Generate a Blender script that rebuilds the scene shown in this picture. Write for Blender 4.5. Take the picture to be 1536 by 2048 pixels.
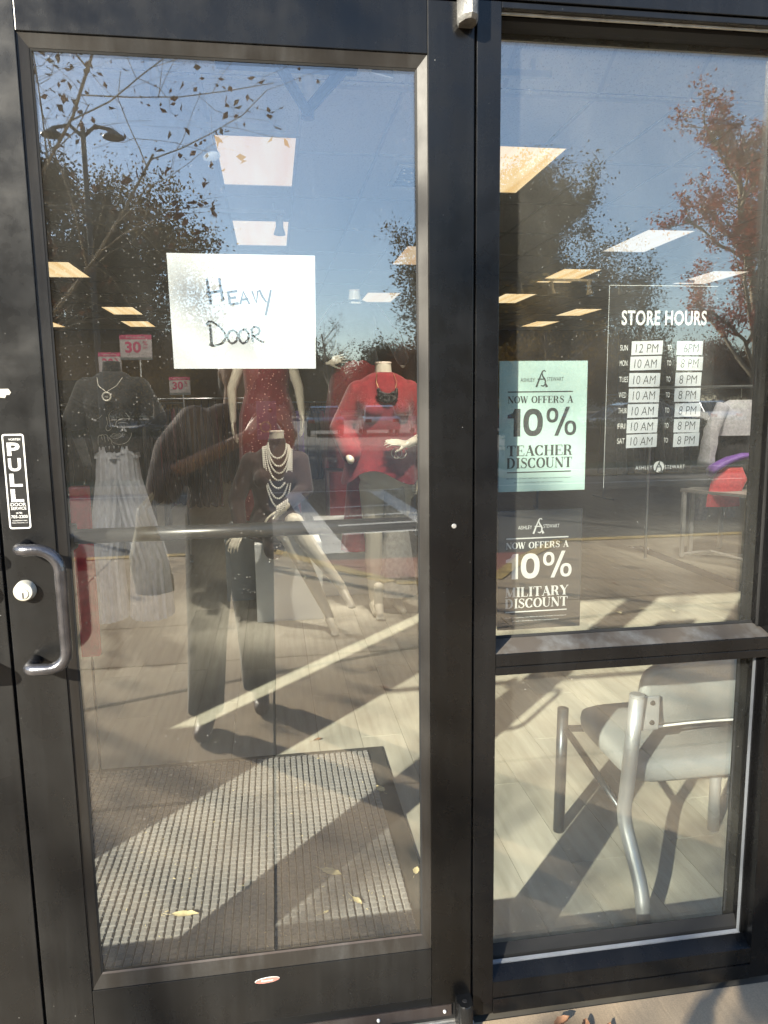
import bpy, bmesh, math, random
import numpy as np
from mathutils import Vector, Matrix

for o in list(bpy.data.objects):
    bpy.data.objects.remove(o)
S = bpy.context.scene
C = S.collection
rnd = random.Random(7)
R = math.radians

# ------------------------------------------------------------------ camera, sky, sun, exposure
CAM = Vector((0.0, -1.46, 1.42))
YAW, PITCH, ROLL = .1479, .14674, -.0138
fw = Vector((math.sin(YAW)*math.cos(PITCH), math.cos(YAW)*math.cos(PITCH), -math.sin(PITCH)))
r0 = Vector((math.cos(YAW), -math.sin(YAW), 0)); u0 = r0.cross(fw)
rt = math.cos(ROLL)*r0 + math.sin(ROLL)*u0
up = -math.sin(ROLL)*r0 + math.cos(ROLL)*u0
cd = bpy.data.cameras.new('camera')
cam = bpy.data.objects.new('camera', cd); C.objects.link(cam)
cam.matrix_world = Matrix(((rt.x, up.x, -fw.x, CAM.x), (rt.y, up.y, -fw.y, CAM.y), (rt.z, up.z, -fw.z, CAM.z), (0, 0, 0, 1)))
cd.sensor_fit = 'VERTICAL'; cd.sensor_height = 36.0; cd.lens = 1466.4/2048*36
cd.clip_start = .02; cd.clip_end = 900
S.camera = cam

SUN_AZ, SUN_EL = R(43), R(24)     # azimuth measured from -y towards -x
W = bpy.data.worlds.new('World'); S.world = W; W.use_nodes = True
nt = W.node_tree; nt.nodes.clear()
sky = nt.nodes.new('ShaderNodeTexSky'); sky.sky_type = 'NISHITA'; sky.sun_disc = False
sky.sun_elevation = SUN_EL; sky.sun_rotation = math.pi + SUN_AZ
sky.air_density = 1.0; sky.dust_density = .45; sky.ozone_density = 2.2
bg = nt.nodes.new('ShaderNodeBackground'); bg.inputs[1].default_value = .095
wo = nt.nodes.new('ShaderNodeOutputWorld')
nt.links.new(sky.outputs[0], bg.inputs[0]); nt.links.new(bg.outputs[0], wo.inputs[0])
to_sun = Vector((-math.sin(SUN_AZ)*math.cos(SUN_EL), -math.cos(SUN_AZ)*math.cos(SUN_EL), math.sin(SUN_EL)))
sl = bpy.data.lights.new('sun', 'SUN'); sl.energy = 4.4; sl.angle = R(.53); sl.color = (1, .92, .76)
so = bpy.data.objects.new('sun', sl); C.objects.link(so)
so.rotation_euler = to_sun.to_track_quat('Z', 'Y').to_euler(); so.location = to_sun*40
S.view_settings.view_transform = 'Standard'; S.view_settings.look = 'None'
S.view_settings.exposure = 2.12; S.view_settings.gamma = 1
S.view_settings.use_curve_mapping = False
S.render.engine = 'CYCLES'
cy = S.cycles
cy.max_bounces = 10; cy.transparent_max_bounces = 32; cy.diffuse_bounces = 4; cy.glossy_bounces = 5
cy.caustics_reflective = False; cy.caustics_refractive = False
cy.use_denoising = True
cy.sample_clamp_indirect = 4

# ------------------------------------------------------------------ materials
def newmat(name):
    m = bpy.data.materials.new(name); m.use_nodes = True
    n = m.node_tree.nodes; n.clear()
    out = n.new('ShaderNodeOutputMaterial')
    return m, n, m.node_tree.links, out

def coords(n, l, scale=(1, 1, 1), kind='Object'):
    tc = n.new('ShaderNodeTexCoord'); mp = n.new('ShaderNodeMapping')
    mp.inputs['Scale'].default_value = scale
    if kind == 'World':
        g = n.new('ShaderNodeNewGeometry'); l.new(g.outputs['Position'], mp.inputs[0])
    else:
        l.new(tc.outputs[kind], mp.inputs[0])
    return mp.outputs[0]

def ramp(n, l, src, stops):
    r = n.new('ShaderNodeValToRGB')
    e = r.color_ramp.elements
    while len(e) < len(stops): e.new(.5)
    for i, (p, c) in enumerate(stops):
        e[i].position = p; e[i].color = (*c, 1) if len(c) == 3 else c
    l.new(src, r.inputs[0]); return r.outputs[0]

def noise(n, l, vec, scale, detail=4, rough=.55, dist=0):
    t = n.new('ShaderNodeTexNoise'); t.inputs['Scale'].default_value = scale
    t.inputs['Detail'].default_value = detail; t.inputs['Roughness'].default_value = rough
    t.inputs['Distortion'].default_value = dist
    l.new(vec, t.inputs['Vector']); return t.outputs[0]

def mixc(n, l, fac, a, b, mode='MIX'):
    m = n.new('ShaderNodeMix'); m.data_type = 'RGBA'; m.blend_type = mode
    for k, v in ((0, fac), (6, a), (7, b)):
        if isinstance(v, (float, int)): m.inputs[k].default_value = v
        elif isinstance(v, tuple): m.inputs[k].default_value = (*v, 1) if len(v) == 3 else v
        else: l.new(v, m.inputs[k])
    return m.outputs[2]

def g3(v): return (v, v, v)

def simple(name, col, rough=.5, metal=0, var=.15, scale=8, bump=0, bscale=60, world=False, spec=.5, sheen=0, stretch=(1, 1, 1)):
    m, n, l, out = newmat(name)
    p = n.new('ShaderNodeBsdfPrincipled')
    v = coords(n, l, stretch, 'World' if world else 'Object')
    nz = noise(n, l, v, scale)
    lo = tuple(c*(1-var) for c in col); hi = tuple(min(1, c*(1+var)) for c in col)
    l.new(ramp(n, l, nz, [(.3, lo), (.7, hi)]), p.inputs['Base Color'])
    p.inputs['Roughness'].default_value = rough; p.inputs['Metallic'].default_value = metal
    p.inputs['Specular IOR Level'].default_value = spec
    if sheen: p.inputs['Sheen Weight'].default_value = sheen
    if bump:
        b = n.new('ShaderNodeBump'); b.inputs['Strength'].default_value = bump; b.inputs['Distance'].default_value = .01
        l.new(noise(n, l, v, bscale), b.inputs['Height']); l.new(b.outputs[0], p.inputs['Normal'])
    l.new(p.outputs[0], out.inputs[0])
    return m

def frame_material(name, base, rough, chalk, speck=.5):
    """dark bronze anodised aluminium with chalky bloom and paint specks"""
    m, n, l, out = newmat(name)
    p = n.new('ShaderNodeBsdfPrincipled')
    v = coords(n, l, (1, 1, 1), 'World')
    vs = coords(n, l, (1.6, 1, .12), 'World')
    a = ramp(n, l, noise(n, l, vs, 9, 6, .65), [(.45, g3(0)), (.75, g3(1))])
    fine = ramp(n, l, noise(n, l, v, 160, 3, .7), [(.35, g3(.55)), (.75, g3(1))])
    am = mixc(n, l, 1.0, a, fine, 'MULTIPLY')
    mm = n.new('ShaderNodeMath'); mm.operation = 'MULTIPLY'; mm.inputs[1].default_value = chalk
    l.new(am, mm.inputs[0])
    c1 = mixc(n, l, mm.outputs[0], base, (.17, .18, .185))
    vo = n.new('ShaderNodeTexVoronoi'); vo.inputs['Scale'].default_value = 55; l.new(v, vo.inputs['Vector'])
    sp = ramp(n, l, vo.outputs['Distance'], [(.03, g3(1)), (.06, g3(0))])
    gate = ramp(n, l, vo.outputs['Color'], [(.89, g3(0)), (.93, g3(speck*.6))])
    sp2 = mixc(n, l, 1.0, sp, gate, 'MULTIPLY')
    l.new(mixc(n, l, sp2, c1, (.6, .6, .58)), p.inputs['Base Color'])
    l.new(ramp(n, l, noise(n, l, v, 14, 5), [(.3, g3(rough-.07)), (.7, g3(rough+.12))]), p.inputs['Roughness'])
    p.inputs['Specular IOR Level'].default_value = .30
    b = n.new('ShaderNodeBump'); b.inputs['Strength'].default_value = .04; b.inputs['Distance'].default_value = .002
    l.new(noise(n, l, v, 420, 2), b.inputs['Height']); l.new(b.outputs[0], p.inputs['Normal'])
    l.new(p.outputs[0], out.inputs[0])
    return m

def glass_material(name, tint, ior, haze, dust, big=(0, 0, 0)):
    """clear glazing: thin-sheet transmission + fresnel mirror, with a film of dust and dried specks on it"""
    m, n, l, out = newmat(name)
    tr = n.new('ShaderNodeBsdfTransparent'); tr.inputs[0].default_value = (*tint, 1)
    gl = n.new('ShaderNodeBsdfGlossy'); gl.inputs['Roughness'].default_value = 0
    gl.inputs[0].default_value = (1, 1, 1, 1)
    fr = n.new('ShaderNodeFresnel'); fr.inputs[0].default_value = ior
    # same fresnel on both faces of the sheet
    ge = n.new('ShaderNodeNewGeometry')
    mi = n.new('ShaderNodeMath'); mi.operation = 'ABSOLUTE'
    dt = n.new('ShaderNodeVectorMath'); dt.operation = 'DOT_PRODUCT'
    l.new(ge.outputs['Incoming'], dt.inputs[0]); l.new(ge.outputs['Normal'], dt.inputs[1])
    l.new(dt.outputs['Value'], mi.inputs[0])
    one = n.new('ShaderNodeMath'); one.operation = 'SUBTRACT'; one.inputs[0].default_value = 1
    l.new(mi.outputs[0], one.inputs[1])
    pw = n.new('ShaderNodeMath'); pw.operation = 'POWER'; pw.inputs[1].default_value = 5
    l.new(one.outputs[0], pw.inputs[0])
    f0 = ((ior-1)/(ior+1))**2
    ma = n.new('ShaderNodeMath'); ma.operation = 'MULTIPLY_ADD'; ma.inputs[1].default_value = 1-f0; ma.inputs[2].default_value = f0
    l.new(pw.outputs[0], ma.inputs[0])
    n.remove(fr)
    mx = n.new('ShaderNodeMixShader'); l.new(ma.outputs[0], mx.inputs[0]); l.new(tr.outputs[0], mx.inputs[1]); l.new(gl.outputs[0], mx.inputs[2])
    v = coords(n, l, (1, 1, 1), 'World')
    df = n.new('ShaderNodeBsdfDiffuse'); df.inputs[0].default_value = (.75, .74, .7, 1)
    vo = n.new('ShaderNodeTexVoronoi'); vo.inputs['Scale'].default_value = 130; l.new(v, vo.inputs['Vector'])
    spot = ramp(n, l, vo.outputs['Distance'], [(.10, g3(1)), (.22, g3(0))])
    gate = ramp(n, l, vo.outputs['Color'], [(.82-.25*dust, g3(0)), (.9-.2*dust, g3(1))])
    zone = ramp(n, l, noise(n, l, v, 3.1, 3, .6), [(.40, g3(.12)), (.66, g3(1))])
    s1 = mixc(n, l, 1.0, spot, gate, 'MULTIPLY'); s2 = mixc(n, l, 1.0, s1, zone, 'MULTIPLY')
    vb = n.new('ShaderNodeTexVoronoi'); vb.inputs['Scale'].default_value = 34; l.new(v, vb.inputs['Vector'])
    spb = mixc(n, l, 1.0, ramp(n, l, vb.outputs['Distance'], [(.045, g3(1)), (.07, g3(0))]), ramp(n, l, vb.outputs['Color'], [(.86, g3(0)), (.9, g3(1))]), 'MULTIPLY')
    vm = coords(n, l, (1, 1, .4), 'World')
    film = ramp(n, l, noise(n, l, vm, 5, 6, .7), [(.3, g3(haze*.5)), (.75, g3(haze*1.8))])
    mlt = n.new('ShaderNodeMath'); mlt.operation = 'MULTIPLY'; mlt.inputs[1].default_value = .5*dust+.12
    l.new(s2, mlt.inputs[0])
    ad = n.new('ShaderNodeMath'); ad.operation = 'ADD'; l.new(mlt.outputs[0], ad.inputs[0]); l.new(film, ad.inputs[1])
    mb = n.new('ShaderNodeMath'); mb.operation = 'MULTIPLY_ADD'; mb.inputs[1].default_value = .45; l.new(spb, mb.inputs[0]); l.new(ad.outputs[0], mb.inputs[2])
    mx2 = n.new('ShaderNodeMixShader'); l.new(mb.outputs[0], mx2.inputs[0]); l.new(mx.outputs[0], mx2.inputs[1]); l.new(df.outputs[0], mx2.inputs[2])
    l.new(mx2.outputs[0], out.inputs[0])
    return m

def plank_material():
    m, n, l, out = newmat('pale_oak_vinyl')
    p = n.new('ShaderNodeBsdfPrincipled')
    oi = n.new('ShaderNodeObjectInfo')
    g = n.new('ShaderNodeNewGeometry'); 
    cx = n.new('ShaderNodeCombineXYZ'); l.new(oi.outputs['Random'], cx.inputs[0]); l.new(oi.outputs['Random'], cx.inputs[1]); 
    sc = n.new('ShaderNodeVectorMath'); sc.operation = 'SCALE'; sc.inputs['Scale'].default_value = 37; l.new(cx.outputs[0], sc.inputs[0])
    ad = n.new('ShaderNodeVectorMath'); ad.operation = 'ADD'; l.new(g.outputs['Position'], ad.inputs[0]); l.new(sc.outputs[0], ad.inputs[1])
    mp = n.new('ShaderNodeMapping'); mp.inputs['Scale'].default_value = (9, 1.1, 1); l.new(ad.outputs[0], mp.inputs[0])
    n1 = noise(n, l, mp.outputs[0], 2.2, 6, .62, .5)
    wv = n.new('ShaderNodeTexWave'); wv.inputs['Scale'].default_value = .8; wv.inputs['Distortion'].default_value = 7
    wv.inputs['Detail'].default_value = 3; wv.inputs['Detail Scale'].default_value = .8; l.new(mp.outputs[0], wv.inputs['Vector'])
    mp2 = n.new('ShaderNodeMapping'); mp2.inputs['Scale'].default_value = (60, 3, 1); l.new(ad.outputs[0], mp2.inputs[0])
    n2 = noise(n, l, mp2.outputs[0], 3, 4, .7)
    c = ramp(n, l, n1, [(.3, (.40, .38, .31)), (.7, (.55, .53, .45))])
    c = mixc(n, l, .14, c, ramp(n, l, wv.outputs[0], [(.2, (.38, .36, .29)), (.6, (.55, .53, .45))]))
    c = mixc(n, l, .15, c, ramp(n, l, n2, [(.35, (.78, .77, .75)), (.6, (1, 1, 1))]), 'MULTIPLY')
    tone = ramp(n, l, oi.outputs['Random'], [(0, g3(.84)), (1, g3(1.0))])
    l.new(mixc(n, l, 1.0, c, tone, 'MULTIPLY'), p.inputs['Base Color'])
    p.inputs['Roughness'].default_value = .55
    b = n.new('ShaderNodeBump'); b.inputs['Strength'].default_value = .04; b.inputs['Distance'].default_value = .002
    l.new(n2, b.inputs['Height']); l.new(b.outputs[0], p.inputs['Normal'])
    l.new(p.outputs[0], out.inputs[0]); return m

def concrete_material():
    m, n, l, out = newmat('broom_concrete')
    p = n.new('ShaderNodeBsdfPrincipled')
    v = coords(n, l, (1, 1, 1), 'World')
    c = ramp(n, l, noise(n, l, v, 1.7, 8, .65), [(.3, (.27, .20, .13)), (.7, (.37, .29, .195))])
    c = mixc(n, l, 1.0, c, ramp(n, l, noise(n, l, v, 240, 3, .8), [(.3, g3(.78)), (.65, g3(1.08))]), 'MULTIPLY')
    vs = coords(n, l, (60, 6, 1), 'World')
    br = noise(n, l, vs, 1.5, 3, .6)
    c = mixc(n, l, .5, c, ramp(n, l, br, [(.3, g3(.85)), (.7, g3(1.06))]), 'MULTIPLY')
    st = ramp(n, l, noise(n, l, v, 6, 5, .6, .5), [(.24, g3(.72)), (.4, g3(1))])
    l.new(mixc(n, l, .8, c, st, 'MULTIPLY'), p.inputs['Base Color'])
    p.inputs['Roughness'].default_value = .9
    b = n.new('ShaderNodeBump'); b.inputs['Strength'].default_value = .4; b.inputs['Distance'].default_value = .003
    l.new(br, b.inputs['Height']); l.new(b.outputs[0], p.inputs['Normal'])
    l.new(p.outputs[0], out.inputs[0]); return m

def ceiling_material():
    m, n, l, out = newmat('acoustic_tile')
    p = n.new('ShaderNodeBsdfPrincipled')
    v = coords(n, l, (1, 1, 1), 'World')
    sp = ramp(n, l, noise(n, l, v, 70, 3, .75), [(.36, (.52, .52, .5)), (.44, (.82, .82, .8))])
    l.new(sp, p.inputs['Base Color']); p.inputs['Roughness'].default_value = .95
    l.new(p.outputs[0], out.inputs[0]); return m

def lens_material(name, colA, colB, strength, tilt=0):
    m, n, l, out = newmat(name)
    e = n.new('ShaderNodeEmission')
    v = coords(n, l, (1, 1, 1), 'Object')
    mp = n.new('ShaderNodeMapping'); mp.inputs['Scale'].default_value = (1, .06, 1); mp.inputs['Rotation'].default_value = (0, 0, tilt); l.new(v, mp.inputs[0])
    oi = n.new('ShaderNodeObjectInfo')
    ad = n.new('ShaderNodeVectorMath'); ad.operation = 'ADD'; l.new(mp.outputs[0], ad.inputs[0])
    cx = n.new('ShaderNodeCombineXYZ'); l.new(oi.outputs['Random'], cx.inputs[1]); l.new(cx.outputs[0], ad.inputs[1])
    nz = noise(n, l, ad.outputs[0], 7, 2, .5)
    l.new(ramp(n, l, nz, [(.32, colA), (.66, colB)]), e.inputs[0]); e.inputs[1].default_value = strength*1.35
    l.new(e.outputs[0], out.inputs[0]); return m

def fabric(name, col, rough=.85, sparkle=None, scale=40, fold=True, weave=(1, 1, 1)):
    m, n, l, out = newmat(name)
    p = n.new('ShaderNodeBsdfPrincipled')
    v = coords(n, l, weave, 'World')
    c = ramp(n, l, noise(n, l, v, scale, 3), [(.3, tuple(x*.8 for x in col)), (.7, tuple(min(1, x*1.15) for x in col))])
    if sparkle:  # glints painted into the base colour as bright cells
        vo = n.new('ShaderNodeTexVoronoi'); vo.inputs['Scale'].default_value = sparkle[1]; l.new(v, vo.inputs['Vector'])
        a = ramp(n, l, vo.outputs['Distance'], [(.22, g3(1)), (.3, g3(0))])
        g = ramp(n, l, vo.outputs['Color'], [(sparkle[2], g3(0)), (min(1, sparkle[2]+.05), g3(1))])
        c = mixc(n, l, mixc(n, l, 1.0, a, g, 'MULTIPLY'), c, sparkle[0])
    l.new(c, p.inputs['Base Color']); p.inputs['Roughness'].default_value = rough
    p.inputs['Sheen Weight'].default_value = .2
    b = n.new('ShaderNodeBump'); b.inputs['Strength'].default_value = .25; b.inputs['Distance'].default_value = .003
    l.new(noise(n, l, v, 220, 2), b.inputs['Height']); l.new(b.outputs[0], p.inputs['Normal'])
    l.new(p.outputs[0], out.inputs[0]); return m

def leaf_material(name, cols, trans=.25):
    m, n, l, out = newmat(name)
    d = n.new('ShaderNodeBsdfDiffuse'); t = n.new('ShaderNodeBsdfTranslucent')
    v = coords(n, l, (1, 1, 1), 'World')
    wn = n.new('ShaderNodeTexWhiteNoise'); 
    sn = n.new('ShaderNodeVectorMath'); sn.operation = 'SNAP'; sn.inputs[1].default_value = (.11, .11, .11)
    l.new(v, sn.inputs[0]); l.new(sn.outputs[0], wn.inputs['Vector'])
    big = noise(n, l, v, .8, 3)
    mx = n.new('ShaderNodeMath'); mx.operation = 'MULTIPLY_ADD'; mx.inputs[1].default_value = .5; l.new(wn.outputs[0], mx.inputs[0])
    m2 = n.new('ShaderNodeMath'); m2.operation = 'MULTIPLY'; m2.inputs[1].default_value = .5; l.new(big, m2.inputs[0]); l.new(m2.outputs[0], mx.inputs[2])
    k = len(cols)
    c = ramp(n, l, mx.outputs[0], [(.15+.7*i/(k-1), cols[i]) for i in range(k)])
    l.new(c, d.inputs[0]); l.new(c, t.inputs[0])
    ms = n.new('ShaderNodeMixShader'); ms.inputs[0].default_value = trans
    l.new(d.outputs[0], ms.inputs[1]); l.new(t.outputs[0], ms.inputs[2]); l.new(ms.outputs[0], out.inputs[0]); return m

def clear_film():
    m, n, l, out = newmat('clear_film')
    tr = n.new('ShaderNodeBsdfTransparent'); tr.inputs[0].default_value = (.93, .94, .94, 1)
    df = n.new('ShaderNodeBsdfDiffuse'); df.inputs[0].default_value = (.7, .7, .7, 1)
    mx = n.new('ShaderNodeMixShader'); mx.inputs[0].default_value = .012
    l.new(tr.outputs[0], mx.inputs[1]); l.new(df.outputs[0], mx.inputs[2]); l.new(mx.outputs[0], out.inputs[0]); return m

M = {}
M['door_frame'] = frame_material('door_bronze', (.0085, .0085, .0085), .27, .05)
M['dark_frame'] = frame_material('door_bronze_dark', (.0040, .0038, .0036), .25, .03)
M['frame'] = frame_material('frame_bronze', (.0045, .0045, .0048), .25, .025)
M['bead'] = frame_material('bead_bronze', (.016, .014, .012), .42, .16, .3)
M['rail_top'] = frame_material('weathered_bronze', (.06, .052, .045), .5, .9, .6)
M['gap'] = simple('black_gasket', (.006, .006, .006), .8)
M['white_gasket'] = simple('pale_gasket', (.14, .15, .165), .5, bump=.3, bscale=300)
M['glass_door'] = glass_material('door_glazing', (.955, .965, .955), 2.02, .008, .22)
M['glass_side'] = glass_material('side_glazing', (.955, .97, .955), 2.02, .014, .85)
M['steel'] = simple('worn_dark_steel', (.10, .10, .11), .24, .8, .4, 30, .08, 200)
M['chrome'] = simple('brushed_chrome', (.50, .52, .54), .28, .95, .12, 14)
M['pipe'] = simple('satin_silver_paint', (.42, .44, .46), .34, .65, .1, 10)
M['lock'] = simple('nickel_lock', (.46, .45, .40), .35, .25, .06)
M['lock_dark'] = simple('keyway', (.02, .02, .02), .6)
M['pivot'] = simple('weathered_pivot_metal', (.17, .17, .165), .45, .3, .5, 28, .3, 120, True)
M['bar'] = simple('panic_bar_bronze', (.05, .048, .046), .3, .55, .2)
M['threshold'] = simple('mill_aluminium', (.52, .51, .48), .42, .7, .25, 30)
M['sweep'] = frame_material('sweep_brown', (.035, .027, .024), .5, .2, .2)
M['paper'] = simple('white_paper', (.46, .48, .50), .8, var=.03, scale=9)
M['poster_pale'] = simple('pale_mint_card', (.38, .52, .485), .6, var=.05, scale=4)
M['poster_dark'] = simple('charcoal_card', (.035, .033, .03), .45, var=.2, scale=6)
M['ink'] = simple('black_ink', (.035, .04, .04), .6)
M['ink_black'] = simple('marker_ink', (.012, .012, .014), .7)
M['print_white'] = simple('white_print', (.62, .62, .60), .6, var=.03)
M['decal_black'] = simple('decal_black', (.012, .012, .012), .35)
M['film'] = clear_film()
M['red_decal'] = simple('faded_red_decal', (.33, .13, .11), .5, var=.2, scale=120)
M['plank'] = plank_material()
M['plank_gap'] = simple('plank_joint', (.06, .055, .045), .9)
M['concrete'] = concrete_material()
M['joint'] = simple('joint_dirt', (.05, .042, .032), .95)
M['asphalt'] = simple('asphalt', (.066, .062, .058), .9, var=.35, scale=30, bump=.5, bscale=180, world=True)
M['asphalt_old'] = simple('parking_asphalt', (.125, .115, .105), .9, var=.25, scale=12, bump=.4, bscale=150, world=True)
M['road_paint'] = simple('road_paint', (.55, .54, .5), .8, var=.35, scale=26, world=True)
M['kerb_yellow'] = simple('yellow_kerb_paint', (.36, .25, .08), .8, var=.35, scale=12, world=True)
M['kerb'] = simple('kerb_concrete', (.40, .35, .26), .9, var=.15, scale=9, world=True)
M['tactile'] = simple('brick_red_tactile', (.20, .07, .05), .85, var=.3, scale=20, world=True)
M['grass'] = simple('lawn', (.07, .085, .03), .95, var=.4, scale=6, bump=.6, world=True)
M['rubber'] = simple('mat_rubber', (.035, .036, .034), .65, var=.2, scale=20)
M['pile'] = fabric('mat_pile', (.175, .172, .165), .95, None, 300)
M['pile_line'] = simple('mat_thread', (.19, .185, .175), .9)
M['tile'] = ceiling_material()
M['grid'] = simple('ceiling_grid', (.62, .62, .62), .5)
M['lens_warm'] = lens_material('warm_lens', (.95, .62, .36), (1.0, .80, .55), .135)
M['lens_white'] = lens_material('white_lens', (.95, .80, .62), (1.0, .93, .85), .17, .5)
M['lens_amber'] = lens_material('amber_lens', (.80, .50, .20), (1.0, .80, .50), .25, .5)
M['lampglow'] = lens_material('spot_glow', (1, .95, .8), (1, 1, .95), .5)
M['white_enamel'] = simple('white_enamel', (.72, .74, .75), .4)
M['wall_tan'] = simple('tan_wall', (.38, .29, .15), .9, var=.06, scale=2)
M['wall_dark'] = simple('dim_wall', (.10, .085, .07), .9, var=.2, scale=2)
M['wall_white'] = simple('off_white_wall', (.62, .62, .58), .9, var=.04, scale=2)
M['mannequin'] = simple('cream_mannequin_gloss', (.64, .60, .49), .28, var=.03, scale=3)
M['neckcap'] = simple('pinkish_neck_cap', (.66, .56, .47), .45, var=.03)
M['pearl'] = simple('pearl', (.74, .71, .64), .2, var=.04)
M['gold'] = simple('gold_chain', (.55, .42, .2), .3, .9)
M['blacktee'] = fabric('black_jersey', (.012, .012, .013))
M['print_line'] = simple('tee_line_print', (.30, .29, .26), .7)
M['silver_pants'] = fabric('silver_pleated_lame', (.50, .51, .56), .42, ((.75, .76, .8), 330, .78), 60, weave=(1, 1, .35))
M['maroon'] = fabric('dark_maroon_velvet', (.030, .013, .012))
M['red_sequin'] = fabric('red_sequin', (.17, .010, .014), .5, ((.98, .50, .40), 62, .66))  # sequin glints painted in as pale dots
M['red_knit'] = fabric('crimson_knit', (.21, .008, .014))
M['red_bright'] = fabric('bright_red_cloth', (.62, .018, .030))
M['red_deep'] = fabric('deep_red_cloth', (.22, .012, .014))
M['pale_cloth'] = fabric('pale_trouser_cloth', (.50, .48, .43))
M['blouse'] = fabric('white_chiffon', (.40, .40, .44))
M['purple'] = fabric('purple_satin', (.16, .06, .34), .5)
M['coral'] = fabric('coral_red_cloth', (.70, .07, .075), .6)
M['plinth'] = simple('grey_white_plinth', (.74, .76, .74), .6, var=.03, scale=3)
M['plinth_grey'] = simple('blue_grey_plinth', (.36, .41, .43), .6, var=.03, scale=3)
M['vinyl'] = simple('grey_vinyl', (.22, .235, .235), .42, var=.06, scale=7, bump=.2, bscale=130)
M['stitch'] = simple('pale_stitch', (.75, .75, .72), .7)
M['bolt'] = simple('black_bolt', (.015, .015, .015), .4)
M['chair_dark'] = simple('dark_steel_leg', (.05, .06, .07), .35, .7)
M['table_metal'] = simple('white_metal', (.80, .80, .78), .35, .3)
M['table_top'] = simple('grey_table_top', (.30, .28, .25), .5)
M['hanger'] = simple('black_hanger', (.015, .015, .015), .35)
M['hanger_metal'] = simple('wire_hanger', (.45, .44, .4), .3, .9)
M['pink'] = simple('magenta_print', (.42, .05, .13), .6)
M['sign_white'] = simple('sign_board_white', (.40, .37, .39), .5)
M['skin'] = simple('brown_skin', (.22, .115, .065), .5, var=.08, scale=20)
M['sleeve'] = fabric('mauve_brown_shirt', (.060, .034, .030), .85)
M['trouser'] = fabric('dark_olive_trousers', (.006, .006, .006), .9)
M['hair'] = simple('dark_hair', (.010, .008, .007), .6, bump=.6, bscale=90)
M['phone'] = simple('purple_phone', (.16, .10, .24), .3)
M['lens_glass'] = simple('camera_lens', (.01, .01, .012), .1)
M['tote'] = fabric('white_plastic_bag', (.60, .57, .46), .6)
M['shoe'] = simple('brown_shoe', (.07, .035, .022), .5)
M['bark'] = simple('bark', (.11, .085, .06), .95, var=.3, scale=9, world=True)
M['bark_pale'] = simple('pale_bark', (.26, .21, .14), .95, var=.25, scale=9, world=True)
M['leaf_brown'] = leaf_material('brown_oak_leaves', [(.05, .022, .013), (.085, .035, .02), (.12, .06, .03)])
M['leaf_dark'] = leaf_material('dark_cypress_leaves', [(.018, .018, .008), (.04, .034, .016), (.075, .05, .022)])
M['leaf_olive'] = leaf_material('olive_brown_leaves', [(.03, .026, .013), (.065, .053, .028), (.10, .08, .042)])
M['leaf_red'] = leaf_material('red_maple_leaves', [(.20, .04, .028), (.34, .07, .045), (.40, .14, .08)], .4)
M['leaf_gold'] = leaf_material('golden_leaves', [(.09, .055, .012), (.19, .12, .028), (.26, .18, .05)])
M['leaf_rust'] = leaf_material('rust_leaves', [(.08, .03, .014), (.15, .055, .025), (.18, .10, .04)])
M['leaf_green'] = leaf_material('evergreen_leaves', [(.016, .024, .010), (.035, .045, .018), (.06, .07, .03)])
M['hedge'] = leaf_material('hedge_leaves', [(.008, .014, .004), (.02, .03, .010), (.04, .05, .018)], .1)
M['dry_leaf'] = simple('dry_leaf', (.62, .53, .30), .6, var=.2, scale=60)
M['brown_leaf'] = simple('brown_dry_leaf', (.20, .10, .05), .7, var=.3, scale=60)
M['pole'] = simple('black_pole', (.02, .02, .02), .5)
M['brick'] = simple('tan_brick', (.30, .20, .13), .9, var=.3, scale=14, world=True)
M['stucco'] = simple('stucco', (.45, .40, .32), .95, var=.08, scale=4, world=True)
def car_paint(name, col): 
    m = simple(name, col, .25, .3, .03); m.node_tree.nodes['Principled BSDF'].inputs['Coat Weight'].default_value = .8; return m
CARS = [car_paint('car_black', (.012, .013, .016)), car_paint('car_silver', (.34, .35, .36)), car_paint('car_red', (.22, .02, .02)), car_paint('car_blue', (.03, .05, .10)), car_paint('car_white', (.62, .62, .62))]
M['car_glass'] = simple('car_glass', (.02, .025, .03), .06)
M['tyre'] = simple('tyre', (.015, .015, .015), .85)
M['headlight'] = simple('headlamp', (.75, .75, .75), .1, .4)
M['tail'] = simple('tail_lamp', (.30, .01, .01), .2)

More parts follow.
